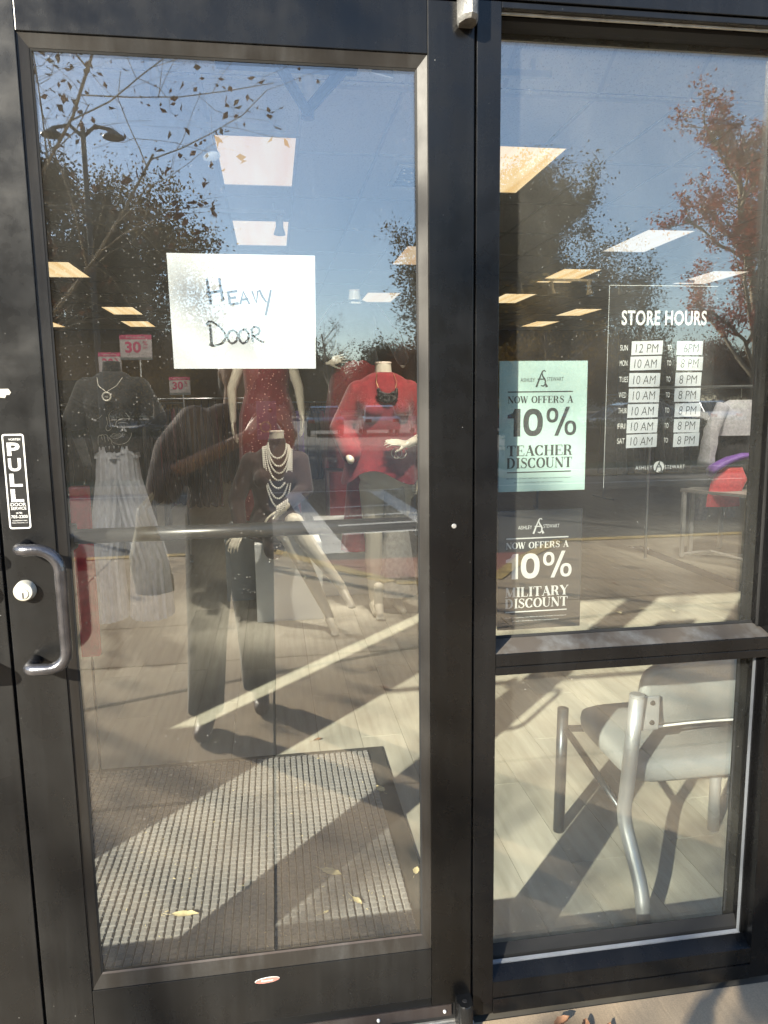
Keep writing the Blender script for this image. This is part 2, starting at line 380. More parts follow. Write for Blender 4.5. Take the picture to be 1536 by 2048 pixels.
# ------------------------------------------------------------------ mesh helpers
class MB:
    def __init__(s): s.v = []; s.f = []
    def add(s, vs, fs):
        o = len(s.v); s.v += [tuple(v) for v in vs]; s.f += [tuple(i+o for i in f) for f in fs]; return s
    def box(s, a, b):
        x0, y0, z0 = a; x1, y1, z1 = b
        return s.add([(x0, y0, z0), (x1, y0, z0), (x1, y1, z0), (x0, y1, z0), (x0, y0, z1), (x1, y0, z1), (x1, y1, z1), (x0, y1, z1)],
                     [(0, 3, 2, 1), (4, 5, 6, 7), (0, 1, 5, 4), (1, 2, 6, 5), (2, 3, 7, 6), (3, 0, 4, 7)])
    def bevbox(s, a, b, r):
        """box with 45 degree chamfers on the edges"""
        bm = bmesh.new(); t = MB().box(a, b)
        vv = [bm.verts.new(v) for v in t.v]
        for f in t.f: bm.faces.new([vv[i] for i in f])
        bmesh.ops.bevel(bm, geom=list(bm.edges), offset=r, segments=2, affect='EDGES', profile=.6)
        bm.verts.index_update()
        s.add([v.co[:] for v in bm.verts], [[v.index for v in f.verts] for f in bm.faces]); bm.free(); return s
    def tube(s, pts, rad, n=10, caps=True, closed=False):
        pts = [Vector(p) for p in pts]; N = len(pts)
        rads = rad if isinstance(rad, (list, tuple)) else [rad]*N
        prev = None; rings = []
        for i, p in enumerate(pts):
            if closed: d = pts[(i+1) % N]-pts[i-1]
            else: d = pts[min(i+1, N-1)]-pts[max(i-1, 0)]
            d.normalize()
            if prev is None:
                a = Vector((0, 0, 1)) if abs(d.z) < .9 else Vector((1, 0, 0))
                u = a.cross(d).normalized()
            else: u = (prev-d*prev.dot(d)).normalized()
            prev = u; w = d.cross(u)
            rings.append([p+(u*math.cos(2*math.pi*k/n)+w*math.sin(2*math.pi*k/n))*rads[i] for k in range(n)])
        vs = [q for r_ in rings for q in r_]; fs = []
        for i in range(N if closed else N-1):
            j = (i+1) % N
            for k in range(n): fs.append((i*n+k, i*n+(k+1) % n, j*n+(k+1) % n, j*n+k))
        if caps and not closed:
            fs.append(tuple(range(n-1, -1, -1))); fs.append(tuple((N-1)*n+k for k in range(n)))
        return s.add(vs, fs)
    def lathe(s, c, prof, n=20, axis='z'):
        vs = []; fs = []
        for (r_, h) in prof:
            for k in range(n):
                a = 2*math.pi*k/n; x, y = r_*math.cos(a), r_*math.sin(a)
                vs.append({'z': (c[0]+x, c[1]+y, c[2]+h), 'y': (c[0]+x, c[1]+h, c[2]+y), 'x': (c[0]+h, c[1]+x, c[2]+y)}[axis])
        m = len(prof)
        for i in range(m-1):
            for k in range(n): fs.append((i*n+k, i*n+(k+1) % n, (i+1)*n+(k+1) % n, (i+1)*n+k))
        fs.append(tuple(range(n))[::-1]); fs.append(tuple((m-1)*n+k for k in range(n)))
        return s.add(vs, fs)
    def rings(s, rs, caps=True):
        n = len(rs[0]); o = [tuple(p) for r_ in rs for p in r_]; fs = []
        for i in range(len(rs)-1):
            for k in range(n): fs.append((i*n+k, i*n+(k+1) % n, (i+1)*n+(k+1) % n, (i+1)*n+k))
        if caps: fs.append(tuple(range(n))[::-1]); fs.append(tuple((len(rs)-1)*n+k for k in range(n)))
        return s.add(o, fs)
    def sphere(s, c, r_, n=8, m=6):
        r3 = r_ if isinstance(r_, (tuple, list)) else (r_, r_, r_)
        vs = []; fs = []
        for i in range(1, m):
            t = math.pi*i/m
            for k in range(n):
                a = 2*math.pi*k/n
                vs.append((c[0]+r3[0]*math.sin(t)*math.cos(a), c[1]+r3[1]*math.sin(t)*math.sin(a), c[2]+r3[2]*math.cos(t)))
        vs.append((c[0], c[1], c[2]+r3[2])); vs.append((c[0], c[1], c[2]-r3[2])); T = len(vs)-2; B = T+1
        for k in range(n): fs.append((T, k, (k+1) % n)); fs.append((B, (m-2)*n+(k+1) % n, (m-2)*n+k))
        for i in range(m-2):
            for k in range(n): fs.append((i*n+k, (i+1)*n+k, (i+1)*n+(k+1) % n, i*n+(k+1) % n))
        return s.add(vs, fs)
    def build(s, name, mat, parent=None, smooth=False, fix=True, **props):
        me = bpy.data.meshes.new(name); me.from_pydata(s.v, [], s.f); me.materials.append(mat)
        if fix:
            bm = bmesh.new(); bm.from_mesh(me); bmesh.ops.recalc_face_normals(bm, faces=bm.faces); bm.to_mesh(me); bm.free()
        if smooth: me.polygons.foreach_set('use_smooth', [True]*len(me.polygons))
        me.update()
        o = bpy.data.objects.new(name, me); C.objects.link(o)
        if parent: o.parent = parent
        for k, v in props.items(): o[k] = v
        return o

def tag(o, label, cat, group=None):
    o['label'] = label; o['category'] = cat
    if group: o['group'] = group
    return o
def thing(name, label, cat, group=None, loc=(0, 0, 0), rz=0):
    o = bpy.data.objects.new(name, None); C.objects.link(o); o.location = loc; o.rotation_euler = (0, 0, rz)
    o.empty_display_size = .1
    return tag(o, label, cat, group)
def structure(name):
    o = bpy.data.objects.new(name, None); C.objects.link(o); o['kind'] = 'structure'; return o
def smooth_angle(o, ang=40):
    me = o.data
    me.polygons.foreach_set('use_smooth', [True]*len(me.polygons))
    bm = bmesh.new(); bm.from_mesh(me)
    for e in bm.edges:
        if len(e.link_faces) == 2 and e.calc_face_angle(0) > R(ang): e.smooth = False
    bm.to_mesh(me); bm.free(); return o
def dup(o, parent=None, name=None):
    c = o.copy(); C.objects.link(c)
    if parent: c.parent = parent
    return c
def dup_tree(root, loc, rz=0, label=None):
    kids = [c for c in root.children]
    r_ = root.copy(); C.objects.link(r_); r_.location = loc; r_.rotation_euler = (0, 0, rz)
    if label: r_['label'] = label
    for ch in kids:
        c = ch.copy(); C.objects.link(c); c.parent = r_
        for g in list(ch.children):
            d = g.copy(); C.objects.link(d); d.parent = c
    return r_

DEP = None
def baked(o):
    """apply an object's modifiers"""
    dg = bpy.context.evaluated_depsgraph_get(); dg.update()
    me = bpy.data.meshes.new_from_object(o.evaluated_get(dg)); o.modifiers.clear()
    old = o.data; o.data = me
    return o

def text_obj(name, s, mat, x, z, y, h, width=None, bold=0, shear=0, parent=None, align='LEFT', ex=.0002, depthdir=1, spacing=1.0):
    cu = bpy.data.curves.new(name, 'FONT'); cu.body = s; cu.size = 1; cu.extrude = 0; cu.offset = bold; cu.shear = shear; cu.space_character = spacing
    cu.resolution_u = 4
    t = bpy.data.objects.new(name, cu); C.objects.link(t)
    dg = bpy.context.evaluated_depsgraph_get(); dg.update()
    me = bpy.data.meshes.new_from_object(t.evaluated_get(dg)); bpy.data.objects.remove(t)
    n = len(me.vertices); co = np.empty(n*3, np.float32); me.vertices.foreach_get('co', co); co = co.reshape(-1, 3)
    x0, x1 = co[:, 0].min(), co[:, 0].max(); y0, y1 = co[:, 1].min(), co[:, 1].max()
    sy = h/(y1-y0); sx = (width/(x1-x0)) if width else sy
    X = (co[:, 0]-x0)*sx; Wd = (x1-x0)*sx
    if align == 'CENTER': X -= Wd/2
    out = np.stack([x+X, np.full(n, y), z+(co[:, 1]-y0)*sy], 1).astype(np.float32)
    me.vertices.foreach_set('co', out.ravel()); me.materials.clear(); me.materials.append(mat); me.name = name; me.update()
    o = bpy.data.objects.new(name, me); C.objects.link(o)
    if parent: o.parent = parent
    return o

def poly_stroke(mb, pts, w, y, joint=True):
    """flat pen stroke in the x-z plane at depth y; w number or list"""
    n = len(pts); ws = w if isinstance(w, (list, tuple)) else [w]*n
    L = []; Rr = []
    for i in range(n):
        a = pts[max(i-1, 0)]; b = pts[min(i+1, n-1)]
        dx, dz = b[0]-a[0], b[1]-a[1]; d = math.hypot(dx, dz) or 1
        nx, nz = -dz/d*ws[i]/2, dx/d*ws[i]/2
        L.append((pts[i][0]+nx, y, pts[i][1]+nz)); Rr.append((pts[i][0]-nx, y, pts[i][1]-nz))
    mb.add(L+Rr, [(i, i+1, n+i+1, n+i) for i in range(n-1)])

def arc(cx, cz, rx, rz, a0, a1, n=14):
    return [(cx+rx*math.cos(R(a0+(a1-a0)*i/n)), cz+rz*math.sin(R(a0+(a1-a0)*i/n))) for i in range(n+1)]
# high-contrast roman capitals (advance width, list of (points, kind)); k thick, n thin, c modulated curve
TK, TN = .215, .062
def serif(x, z, w=.22): return ([(x-w/2, z), (x+w/2, z)], 'n')
GL = {
 'T': (.82, [([(.41, 0), (.41, 1)], 'k'), ([(.03, .98), (.79, .98)], 'n'), ([(.05, .98), (.04, .76)], 'n'), ([(.77, .98), (.78, .76)], 'n'), serif(.41, .02, .36)]),
 'E': (.76, [([(.17, 0), (.17, 1)], 'k'), ([(.02, .98), (.68, .98)], 'n'), ([(.02, .02), (.70, .02)], 'n'), ([(.17, .5), (.5, .5)], 'n'), ([(.67, .98), (.68, .78)], 'n'), ([(.69, .02), (.72, .26)], 'n'), ([(.5, .36), (.5, .64)], 'n')]),
 'F': (.72, [([(.17, 0), (.17, 1)], 'k'), ([(.02, .98), (.66, .98)], 'n'), ([(.17, .5), (.5, .5)], 'n'), ([(.65, .98), (.67, .76)], 'n'), ([(.5, .36), (.5, .64)], 'n'), serif(.17, .02, .36)]),
 'A': (.86, [([(.12, 0), (.44, 1)], 'n'), ([(.40, 1), (.72, 0)], 'k'), ([(.22, .32), (.62, .32)], 'n'), serif(.12, .02, .24), serif(.72, .02, .34)]),
 'H': (.92, [([(.17, 0), (.17, 1)], 'k'), ([(.73, 0), (.73, 1)], 'k'), ([(.17, .5), (.73, .5)], 'n'), serif(.17, .02, .34), serif(.73, .02, .34), serif(.17, .98, .34), serif(.73, .98, .34)]),
 'I': (.40, [([(.2, 0), (.2, 1)], 'k'), serif(.2, .02, .36), serif(.2, .98, .36)]),
 'L': (.74, [([(.17, 0), (.17, 1)], 'k'), ([(.02, .02), (.68, .02)], 'n'), ([(.67, .02), (.70, .28)], 'n'), serif(.17, .98, .34)]),
 'N': (.90, [([(.13, 0), (.13, 1)], 'n'), ([(.76, 0), (.76, 1)], 'n'), ([(.12, .98), (.76, .02)], 'k'), serif(.13, .02, .26), serif(.76, .98, .26)]),
 'M': (1.05, [([(.13, 0), (.13, 1)], 'n'), ([(.15, .98), (.49, .04)], 'k'), ([(.49, .02), (.84, 1)], 'n'), ([(.86, 0), (.86, 1)], 'k'), serif(.13, .02, .26), serif(.86, .02, .34)]),
 'W': (1.14, [([(.10, 1), (.36, .02)], 'k'), ([(.36, 0), (.58, .98)], 'n'), ([(.52, 1), (.78, .02)], 'k'), ([(.78, 0), (1.02, 1)], 'n'), serif(.10, .98, .3), serif(1.02, .98, .2)]),
 'Y': (.82, [([(.10, 1), (.41, .46)], 'k'), ([(.41, .46), (.72, 1)], 'n'), ([(.41, 0), (.41, .5)], 'k'), serif(.41, .02, .34), serif(.10, .98, .28), serif(.72, .98, .2)]),
 'O': (.88, [(arc(.43, .5, .34, .47, 0, 360, 30), 'c')]),
 'C': (.82, [(arc(.43, .5, .34, .47, 42, 318, 24), 'c'), ([(.69, .98), (.69, .68)], 'n'), ([(.69, .32), (.69, .04)], 'n')]),
 'D': (.88, [([(.17, 0), (.17, 1)], 'k'), (arc(.36, .5, .36, .47, 90, -90, 20), 'c'), ([(.02, .98), (.38, .98)], 'n'), ([(.02, .02), (.38, .02)], 'n')]),
 'R': (.88, [([(.17, 0), (.17, 1)], 'k'), (arc(.38, .73, .24, .24, 90, -90, 16), 'c'), ([(.02, .98), (.4, .98)], 'n'), ([(.17, .49), (.4, .49)], 'n'), ([(.42, .49), (.60, .30), (.64, .05), (.80, .03)], 'c'), serif(.17, .02, .34)]),
 'S': (.70, [([(.58, .80), (.52, .93), (.34, .98), (.18, .91), (.13, .77), (.20, .63), (.38, .53), (.55, .41), (.60, .26), (.53, .09), (.34, .02), (.17, .07), (.08, .24)], 's'), ([(.59, .97), (.59, .70)], 'n'), ([(.075, .30), (.075, .03)], 'n')]),
 'U': (.88, [([(.17, 1), (.17, .34), (.22, .13), (.34, .04), (.47, .02), (.60, .05), (.69, .15), (.72, .34)], 'u'), ([(.72, .3), (.72, 1)], 'n'), serif(.17, .98, .34), serif(.72, .98, .24)]),
 ' ': (.42, []),
}
def roman_line(name, s, mat, x, z, y, h, width, parent, tracking=.04):
    mb = MB(); adv = 0; tot = sum(GL[c][0]+tracking for c in s)-tracking; sx = width/tot
    k = 0
    for c in s:
        w, strokes = GL[c]
        for pts, kind in strokes:
            P2 = [(x+(adv+p[0])*sx, z+p[1]*h) for p in pts]
            if kind == 'k': ws = TK*sx
            elif kind == 'n': ws = TN*h
            elif kind == 'u': ws = [TK*sx if i < 2 else (TK*sx*.7 if i == 2 else TN*h*1.3) for i in range(len(P2))]
            else:
                ws = []
                for i in range(len(pts)):
                    a = pts[max(i-1, 0)]; b = pts[min(i+1, len(pts)-1)]
                    dx, dz = b[0]-a[0], b[1]-a[1]; d = math.hypot(dx, dz) or 1
                    if kind == 'c': f = abs(dz)/d
                    else: f = max(0, 1-abs(i-6)/5)
                    ws.append(TN*h+(TK*sx-TN*h)*f**1.4)
            poly_stroke(mb, P2, ws, y-.00004*(k % 5)); k += 1
        adv += w+tracking
    return mb.build(name, mat, parent, fix=False)

def monogram(mb, x, z, s, y, w):
    """interlaced A and S; x,z = centre, s = height"""
    def q(px, pz): return (x+px*s, z+pz*s)
    poly_stroke(mb, [q(-.34, -.5), q(-.12, .06), q(.02, .44)], [w*1.5, w*1.1, w*.7], y)
    poly_stroke(mb, [q(.34, -.5), q(.22, -.22)], [w*2.2, w*.7], y)
    poly_stroke(mb, [q(-.26, -.02), q(.24, -.02)], w*.9, y-.0001)
    poly_stroke(mb, [q(.24, .42), q(.17, .5), q(.06, .47), q(.01, .32), q(.06, .16), q(.16, .02), q(.24, -.14), q(.22, -.34), q(.10, -.45), q(-.04, -.40)],
                [w*.7, w*.9, w, w, w*1.1, w*1.3, w*1.3, w*1.1, w, w*.8], y-.0002)

# ------------------------------------------------------------------ store floor, pavement, road
GLASS_Y = .014
floor = structure('store_floor')
MB().box((-6, -.02, -.08), (9.5, 18, -.004)).build('subfloor', M['plank_gap'], floor)
pw, pl = .181, 1.22
pm = None
cols = list(range(-12, 24))
for c in cols:
    x0 = -.83+.072+(c+5)*pw*1.0
    off = rnd.random()*pl
    k = 0; yy = .075-off
    while yy < 5.2:
        a = max(yy+.0012, .075); b = min(yy+pl-.0012, 5.2)
        if b-a > .05 and not (x0 > 3.4 or x0 < -2.2):
            o = MB().box((x0+.0009, a, -.004), (x0+pw-.0009, b, 0)).build('plank', M['plank'], floor)
        yy += pl
o = MB().box((-6, 5.201, -.004), (9.5, 18, 0)).build('far_planks', M['plank'], floor, kind='stuff')
MB().box((3.55, .075, -.004), (9.5, 5.199, 0)).build('side_planks', M['plank'], floor, kind='stuff')
MB().box((-6, .075, -.004), (-2.25, 5.199, 0)).build('side_planks', M['plank'], floor, kind='stuff')

walk = structure('sidewalk')
# kerb edge polyline (x, y) with the ramp notch opposite the door
edge = [(-16, -5.75), (.0, -5.72), (.95, -4.22), (1.68, -4.05), (2.15, -4.75), (2.85, -5.55), (20, -5.3)]
def edge_y(x):
    for (a, b) in zip(edge[:-1], edge[1:]):
        if a[0] <= x <= b[0]: return a[1]+(b[1]-a[1])*(x-a[0])/(b[0]-a[0])
    return edge[0][1]
xs = sorted(set([-16, -12, -8.54, -6.04, -4.54, -3.04, -1.54, -.04, 1.46, 2.96, 4.46, 5.96, 9, 13, 20]))
ys = [.0, -1.06, -2.56, -3.3, -99]
for i in range(len(xs)-1):
    for j in range(len(ys)-1):
        xa, xb = xs[i]+.005, xs[i+1]-.005
        knots = [xa]+[e[0] for e in edge if xa < e[0] < xb]+[xb]
        top = ys[j]-(.005 if j else 0)
        if ys[j+1] > -50:
            bot = [ys[j+1]+.005]*len(knots)
        else: bot = [edge_y(x)+.13 for x in knots]
        n = len(knots); dz = rnd.uniform(-.001, .001)
        vs = [(x, top, dz) for x in knots]+[(x, b_, dz) for x, b_ in zip(knots, bot)]+[(x, top, -.1) for x in knots]+[(x, b_, -.1) for x, b_ in zip(knots, bot)]
        fs = []
        for k in range(n-1):
            fs += [(k, k+1, n+k+1, n+k), (2*n+k, 3*n+k, 3*n+k+1, 2*n+k+1), (k, 2*n+k, 2*n+k+1, k+1), (n+k, n+k+1, 3*n+k+1, 3*n+k)]
        fs += [(0, n, 3*n, 2*n), (n-1, 2*n+n-1, 3*n+n-1, 2*n-1)]
        MB().add(vs, fs).build('concrete_slab', M['concrete'], walk)
MB().box((-16, -4.1, -.14), (20, -.0, -.012)).build('slab_bed', M['joint'], walk)
# thin dark curved line across the slabs, in front of the door
dline = MB(); cp = []
for i in range(26):
    t = i/25; x = -1.6+6.4*t; y = -(1.95+.36*(x+1)+.02*math.sin(9*t)-.12*max(0, x-.9)**1.6)
    cp.append((x, y))
n = len(cp); dline.add([(x, y-.008, .0045) for x, y in cp]+[(x, y+.008, .0045) for x, y in cp], [(i, i+1, n+i+1, n+i) for i in range(n-1)])
dline.build('dark_line', M['joint'], walk)
kb = MB()
for (a, b) in zip(edge[:-1], edge[1:]):
    dx, dy = b[0]-a[0], b[1]-a[1]; L_ = math.hypot(dx, dy); nx, ny = dy/L_*.125, -dx/L_*.125
    if ny < 0: nx, ny = -nx, -ny
    m = max(1, int(L_/2.5))
    for i in range(m):
        p = (a[0]+dx*(i+.003)/m, a[1]+dy*(i+.003)/m); q = (a[0]+dx*(i+.997)/m, a[1]+dy*(i+.997)/m)
        MB().add([(p[0], p[1], .006), (q[0], q[1], .006), (q[0]+nx, q[1]+ny, .006), (p[0]+nx, p[1]+ny, .006),
                  (p[0]-nx*.15, p[1]-ny*.15, -.15), (q[0]-nx*.15, q[1]-ny*.15, -.15), (q[0]+nx, q[1]+ny, -.15), (p[0]+nx, p[1]+ny, -.15)],
                 [(0, 1, 2, 3), (0, 4, 5, 1), (1, 5, 6, 2), (2, 6, 7, 3), (3, 7, 4, 0), (4, 7, 6, 5)]).build('kerb_stone', M['kerb_yellow'], walk)
MB().add([(.0, -5.72, -.12), (.95, -4.225, -.012), (1.68, -4.055, -.012), (2.85, -5.55, -.12)], [(0, 1, 2, 3)]).build('ramp', M['tactile'], walk)
# tactile paving bricks on the ramp
for i in range(6):
    for j in range(4):
        x = .90+i*.155+.02*j; y = -4.33-j*.155
        if x < .78+ .0 or x > 1.9: continue
        MB().box((x, y-.15, -.045-.075*(j/4+.2)), (x+.15, y, -.004-.074*(j/4)-.01*j)).build('tactile_brick', M['tactile'], walk)

road = MB(); road.add([(-90, -11.9, -.12), (90, -11.9, -.12), (90, -3.9, -.12), (-90, -3.9, -.12)], [(0, 1, 2, 3)])
road.build('road', M['asphalt'], kind='structure')
lot = MB().add([(-120, -110, -.124), (120, -110, -.124), (120, -11.9, -.124), (-120, -11.9, -.124)], [(0, 1, 2, 3)]).build('parking_lot', M['asphalt_old'], kind='structure')
MB().add([(-700, -800, -.2), (700, -800, -.2), (700, 60, -.2), (-700, 60, -.2)], [(0, 1, 2, 3)]).build('ground', M['grass'], kind='structure')
mk = structure('crosswalk_marking')
def stripe(p, q, w, z=-.116):
    dx, dy = q[0]-p[0], q[1]-p[1]; L_ = math.hypot(dx, dy); nx, ny = -dy/L_*w/2, dx/L_*w/2
    MB().add([(p[0]+nx, p[1]+ny, z), (q[0]+nx, q[1]+ny, z), (q[0]-nx, q[1]-ny, z), (p[0]-nx, p[1]-ny, z)], [(0, 1, 2, 3)]).build('road_stripe', M['road_paint'], mk)
stripe((.60, -6.0), (.30, -11.4), .30); stripe((2.0, -6.6), (1.78, -11.4), .28)
for yy in (-7.1, -7.75, -8.5, -9.4): stripe((.78, yy), (1.86, yy-.12), .12, -.1155)  # pale cross stripes between the two long lines
stripe((-12, -11.6), (24, -11.3), .12, -.112)
for k in range(16): stripe((-22+k*2.8, -33), (-22+k*2.8, -38), .1)
isl = structure('grass_verge')
MB().bevbox((-60, -14.4, -.12), (-1.2, -12.05, .02), .03).build('kerb_island', M['kerb'], isl)
MB().bevbox((4.6, -15.6, -.12), (60, -12.75, .02), .03).build('kerb_island', M['kerb'], isl)
MB().box((-59.8, -14.25, .0), (-1.35, -12.2, .035)).build('verge_turf', M['grass'], isl)
MB().box((4.75, -15.45, .0), (59.8, -12.9, .035)).build('verge_turf', M['grass'], isl)

# ------------------------------------------------------------------ ceiling, walls
CZ = 3.3
ceil = structure('store_ceiling')
MB().box((-6, 3.2, CZ+.02), (9.5, 18, CZ+.06)).build('ceiling_deck', M['wall_dark'], ceil)
LX = [-5.28, -2.84, -.05, 1.97, 4.50, 6.83]; 
lights = []
for cx_, y0, mt, who in [
    (-.05, 4.10, 'lens_warm', 'large warm troffer light nearest the door, above the paper sign'),
    (-.05, 6.53, 'lens_warm', 'second troffer light beyond the largest one, just above the paper sign'),
    (1.97, 4.10, 'lens_amber', 'big amber troffer light cut off by the mullion at the left of the side window'),
    (1.97, 7.60, 'lens_warm', 'troffer light half hidden by the hinge side of the door'),
    (4.50, 6.53, 'lens_white', 'bright white troffer light in the middle of the upper side window'),
    (4.50, 8.93, 'lens_amber', 'amber troffer light below the white one in the side window'),
    (4.40, 11.33, 'lens_amber', 'small amber troffer light low beside the mullion in the side window'),
    (6.83, 8.93, 'lens_white', 'pale troffer light right above the store hours lettering'),
    (5.9, 5.4, 'lens_white', 'troffer light cut off by the right edge of the picture behind red leaves'),
    (6.55, 13.3, 'lens_amber', 'thin amber troffer light above the pale discount poster'),
    (6.55, 15.6, 'lens_amber', 'thinnest amber troffer light just left above the pale poster'),
    (1.97, 11.33, 'lens_warm', 'small warm troffer light beside the pearl necklace of the high mannequin'),
    (-2.84, 8.93, 'lens_amber', 'amber troffer light at the upper left of the door glass'),
    (-2.84, 13.4, 'lens_amber', 'upper of two thin amber troffer lights left of the paper sign'),
    (-2.95, 15.8, 'lens_amber', 'lower of two thin amber troffer lights left of the paper sign'),
    (-5.0, 15.9, 'lens_amber', 'thin amber troffer light at the far left of the door glass')]:
    t = thing('ceiling_light', who, 'ceiling light', 'troffer lights in the store ceiling', (cx_, y0+.6, CZ))
    f = MB()
    for a, b in (((-.305, -.61), (-.285, .61)), ((.285, -.61), (.305, .61)), ((-.285, -.61), (.285, -.59)), ((-.285, .59), (.285, .61))):
        f.box((a[0], a[1], -.006), (b[0], b[1], .03))
    f.build('frame', M['white_enamel'], t)
    MB().box((-.285, -.59, .0), (.285, .59, .012)).build('diffuser', M[mt], t)
    lights.append((cx_, y0))
tile_me = None
gx = [-.355+.61*1.0*i for i in range(-9, 17)]
gy = [3.24+ .0 + 1.22*i for i in range(0, 12)]
tm = MB().box((.0, .0, 0), (.598, 1.208, .015)).build('ceiling_tile', M['tile'], ceil)
tm.location = (gx[0]+.006, gy[0]+.006, CZ+.002); first = True
for gi, x in enumerate(gx):
    for gj, y in enumerate(gy):
        if gi == 0 and gj == 0: continue
        cx_, cyy = x+.3, y+.6
        if any(abs(cx_-a) < .58 and -.62 < cyy-(b+.6) < .62 and abs(cx_-a) < .32 for a, b in lights): pass
        t2 = dup(tm); t2.parent = ceil; t2.location = (x+.006, y+.006, CZ+.016)
g = MB()
for x in gx: g.box((x-.012, 3.24, CZ+.004), (x+.012, 18, CZ+.03))
for y in gy: g.box((gx[0], y-.012, CZ+.003), (gx[-1]+.6, y+.012, CZ+.029))
g.build('ceiling_grid', M['grid'], ceil, kind='stuff')
# sloped soffit rising from the ceiling edge to the shop front
sl_dy, sl_dz = 3.0, 1.98
L_ = math.hypot(sl_dy, sl_dz)
def sp(x, s_, off): # point on slope s metres from the break
    return (x, 3.235-s_*sl_dy/L_-off*sl_dz/L_, CZ+s_*sl_dz/L_-off*sl_dy/L_)
for x in gx[2:-3]:
    for (a, b) in ((.006, .395), (.407, 1.0), (1.012, 1.61)):
        MB().add([sp(x+.006, a, 0), sp(x+.604, a, 0), sp(x+.604, b, 0), sp(x+.006, b, 0), sp(x+.006, a, -.015), sp(x+.604, a, -.015), sp(x+.604, b, -.015), sp(x+.006, b, -.015)],
                 [(0, 1, 2, 3), (4, 7, 6, 5), (0, 4, 5, 1), (1, 5, 6, 2), (2, 6, 7, 3), (3, 7, 4, 0)]).build('ceiling_tile', M['tile'], ceil)
g = MB()
for x in gx[2:-3]: g.add([sp(x-.012, 0, .004), sp(x+.012, 0, .004), sp(x+.012, 3.3, .004), sp(x-.012, 3.3, .004)], [(0, 1, 2, 3)])
for s_ in (.0, .401, 1.006, 1.62): g.add([sp(-6, s_-.01, .006), sp(9.5, s_-.01, .006), sp(9.5, s_+.012, .006), sp(-6, s_+.012, .006)], [(0, 1, 2, 3)])
g.build('soffit_grid', M['grid'], ceil, kind='stuff')
MB().add([sp(-6, 0, -.03), sp(9.5, 0, -.03), sp(9.5, L_+.1, -.03), sp(-6, L_+.1, -.03)], [(0, 1, 2, 3)]).build('soffit_deck', M['wall_white'], ceil)
for nm, a, b, mt in (('back_wall', (-6, 18, 0), (9.5, 18.15, CZ+.1), 'wall_tan'), ('left_wall', (-6.15, .1, 0), (-6, 18.15, 5.4), 'wall_dark'), ('right_wall', (9.5, .1, 0), (9.65, 18.15, 5.4), 'wall_dark')):
    MB().box(a, b).build(nm, M[mt], kind='structure')
d = thing('back_doorway', 'dark doorway in the tan back wall of the store at far left', 'doorway', None, (-6.0, 17.97, 0))
MB().box((.35, -.02, 0), (1.75, .02, 2.1)).build('opening', M['wall_dark'], d)
f = MB(); f.box((.27, -.05, 0), (.35, .01, 2.18)); f.box((1.75, -.05, 0), (1.83, .01, 2.18)); f.box((.35, -.05, 2.1), (1.75, .01, 2.18)); f.build('door_casing', M['wall_tan'], d)

# exterior wall above and beside the shop front
bld = thing('store_facade', 'tan masonry wall above and beside the dark shop front', 'wall')
MB().box((-12, -.02, 2.36), (20, .28, 6.0)).build('upper_wall', M['stucco'], bld)
MB().box((1.80, -.06, 0), (20, .28, 2.36)).build('side_wall', M['brick'], bld)
MB().box((-12, -.06, 0), (-2.22, .28, 2.36)).build('side_wall', M['brick'], bld)
MB().box((-12, .2, 5.9), (20, 18.2, 6.0)).build('roof', M['stucco'], bld)

# ------------------------------------------------------------------ shop front
sf = thing('storefront_frame', 'black metal shop front frame holding the side window and the door', 'window frame', None, (0, 0, 0))
def fb(name, a, b, m='frame', r_=.0015, parent=None):
    return MB().bevbox(a, b, r_).build(name, M[m], parent or sf)
XJ0, XJ1 = .408, .4560           # hinge mullion
fb('mullion', (XJ0, 0, .018), (XJ1, .12, 2.170))
XR = 1.105
fb('right_jamb', (XR, 0, .018), (XR+.06, .12, 2.157))
fb('header', (-2.2, -.004, 2.171), (XR+.7, .12, 2.36))
fb('side_header', (XJ1+.0005, 0, 2.1575), (XR+.06, .12, 2.1695))
MB().box((-.5192, .012, .02), (-.5138, .04, 2.17)).build('gap_filler', M['gap'], sf)  # black filler strips added to block light through the door gaps
MB().box((.4032, .012, .02), (.4078, .04, 2.17)).build('gap_filler', M['gap'], sf)
fb('left_jamb', (-1.49, 0, .018), (-1.44, .12, 2.170))
fb('left_window_jamb', (-2.2, 0, .018), (-2.13, .12, 2.170))
fb('outer_jamb', (XR+.64, 0, .018), (XR+.70, .12, 2.170))
# sill of side window: lower flat board, groove, upper board, sloped top
fb('sill_base', (XJ1+.0005, -.002, .018), (XR-.0005, .11, .0555))
fb('sill_face', (XJ1+.0005, .0, .0575), (XR-.0005, .11, .098))
def prism_x(name, x0, x1, prof, m, parent=None, **k):
    n = len(prof)
    return MB().add([(x0, y, z) for y, z in prof]+[(x1, y, z) for y, z in prof], [tuple(range(n)), tuple(range(n, 2*n))[::-1]]+[(i, (i+1) % n, n+(i+1) % n, n+i) for i in range(n)]).build(name, M[m], parent or sf, **k)
prism_x('sill_bevel', XJ1+.0005, XR-.0005, [(.0, .0985), (.032, .116), (.032, .10), (.001, .0985)], 'frame')
prism_x('sill_gasket', XJ1+.001, XR-.001, [(.033, .099), (.033, .1185), (.038, .1235), (.043, .1185), (.043, .099)], 'white_gasket')
prism_x('inner_bead', XJ1+.001, XR-.001, [(.044, .099), (.044, .128), (.058, .150), (.058, .099)], 'gap')
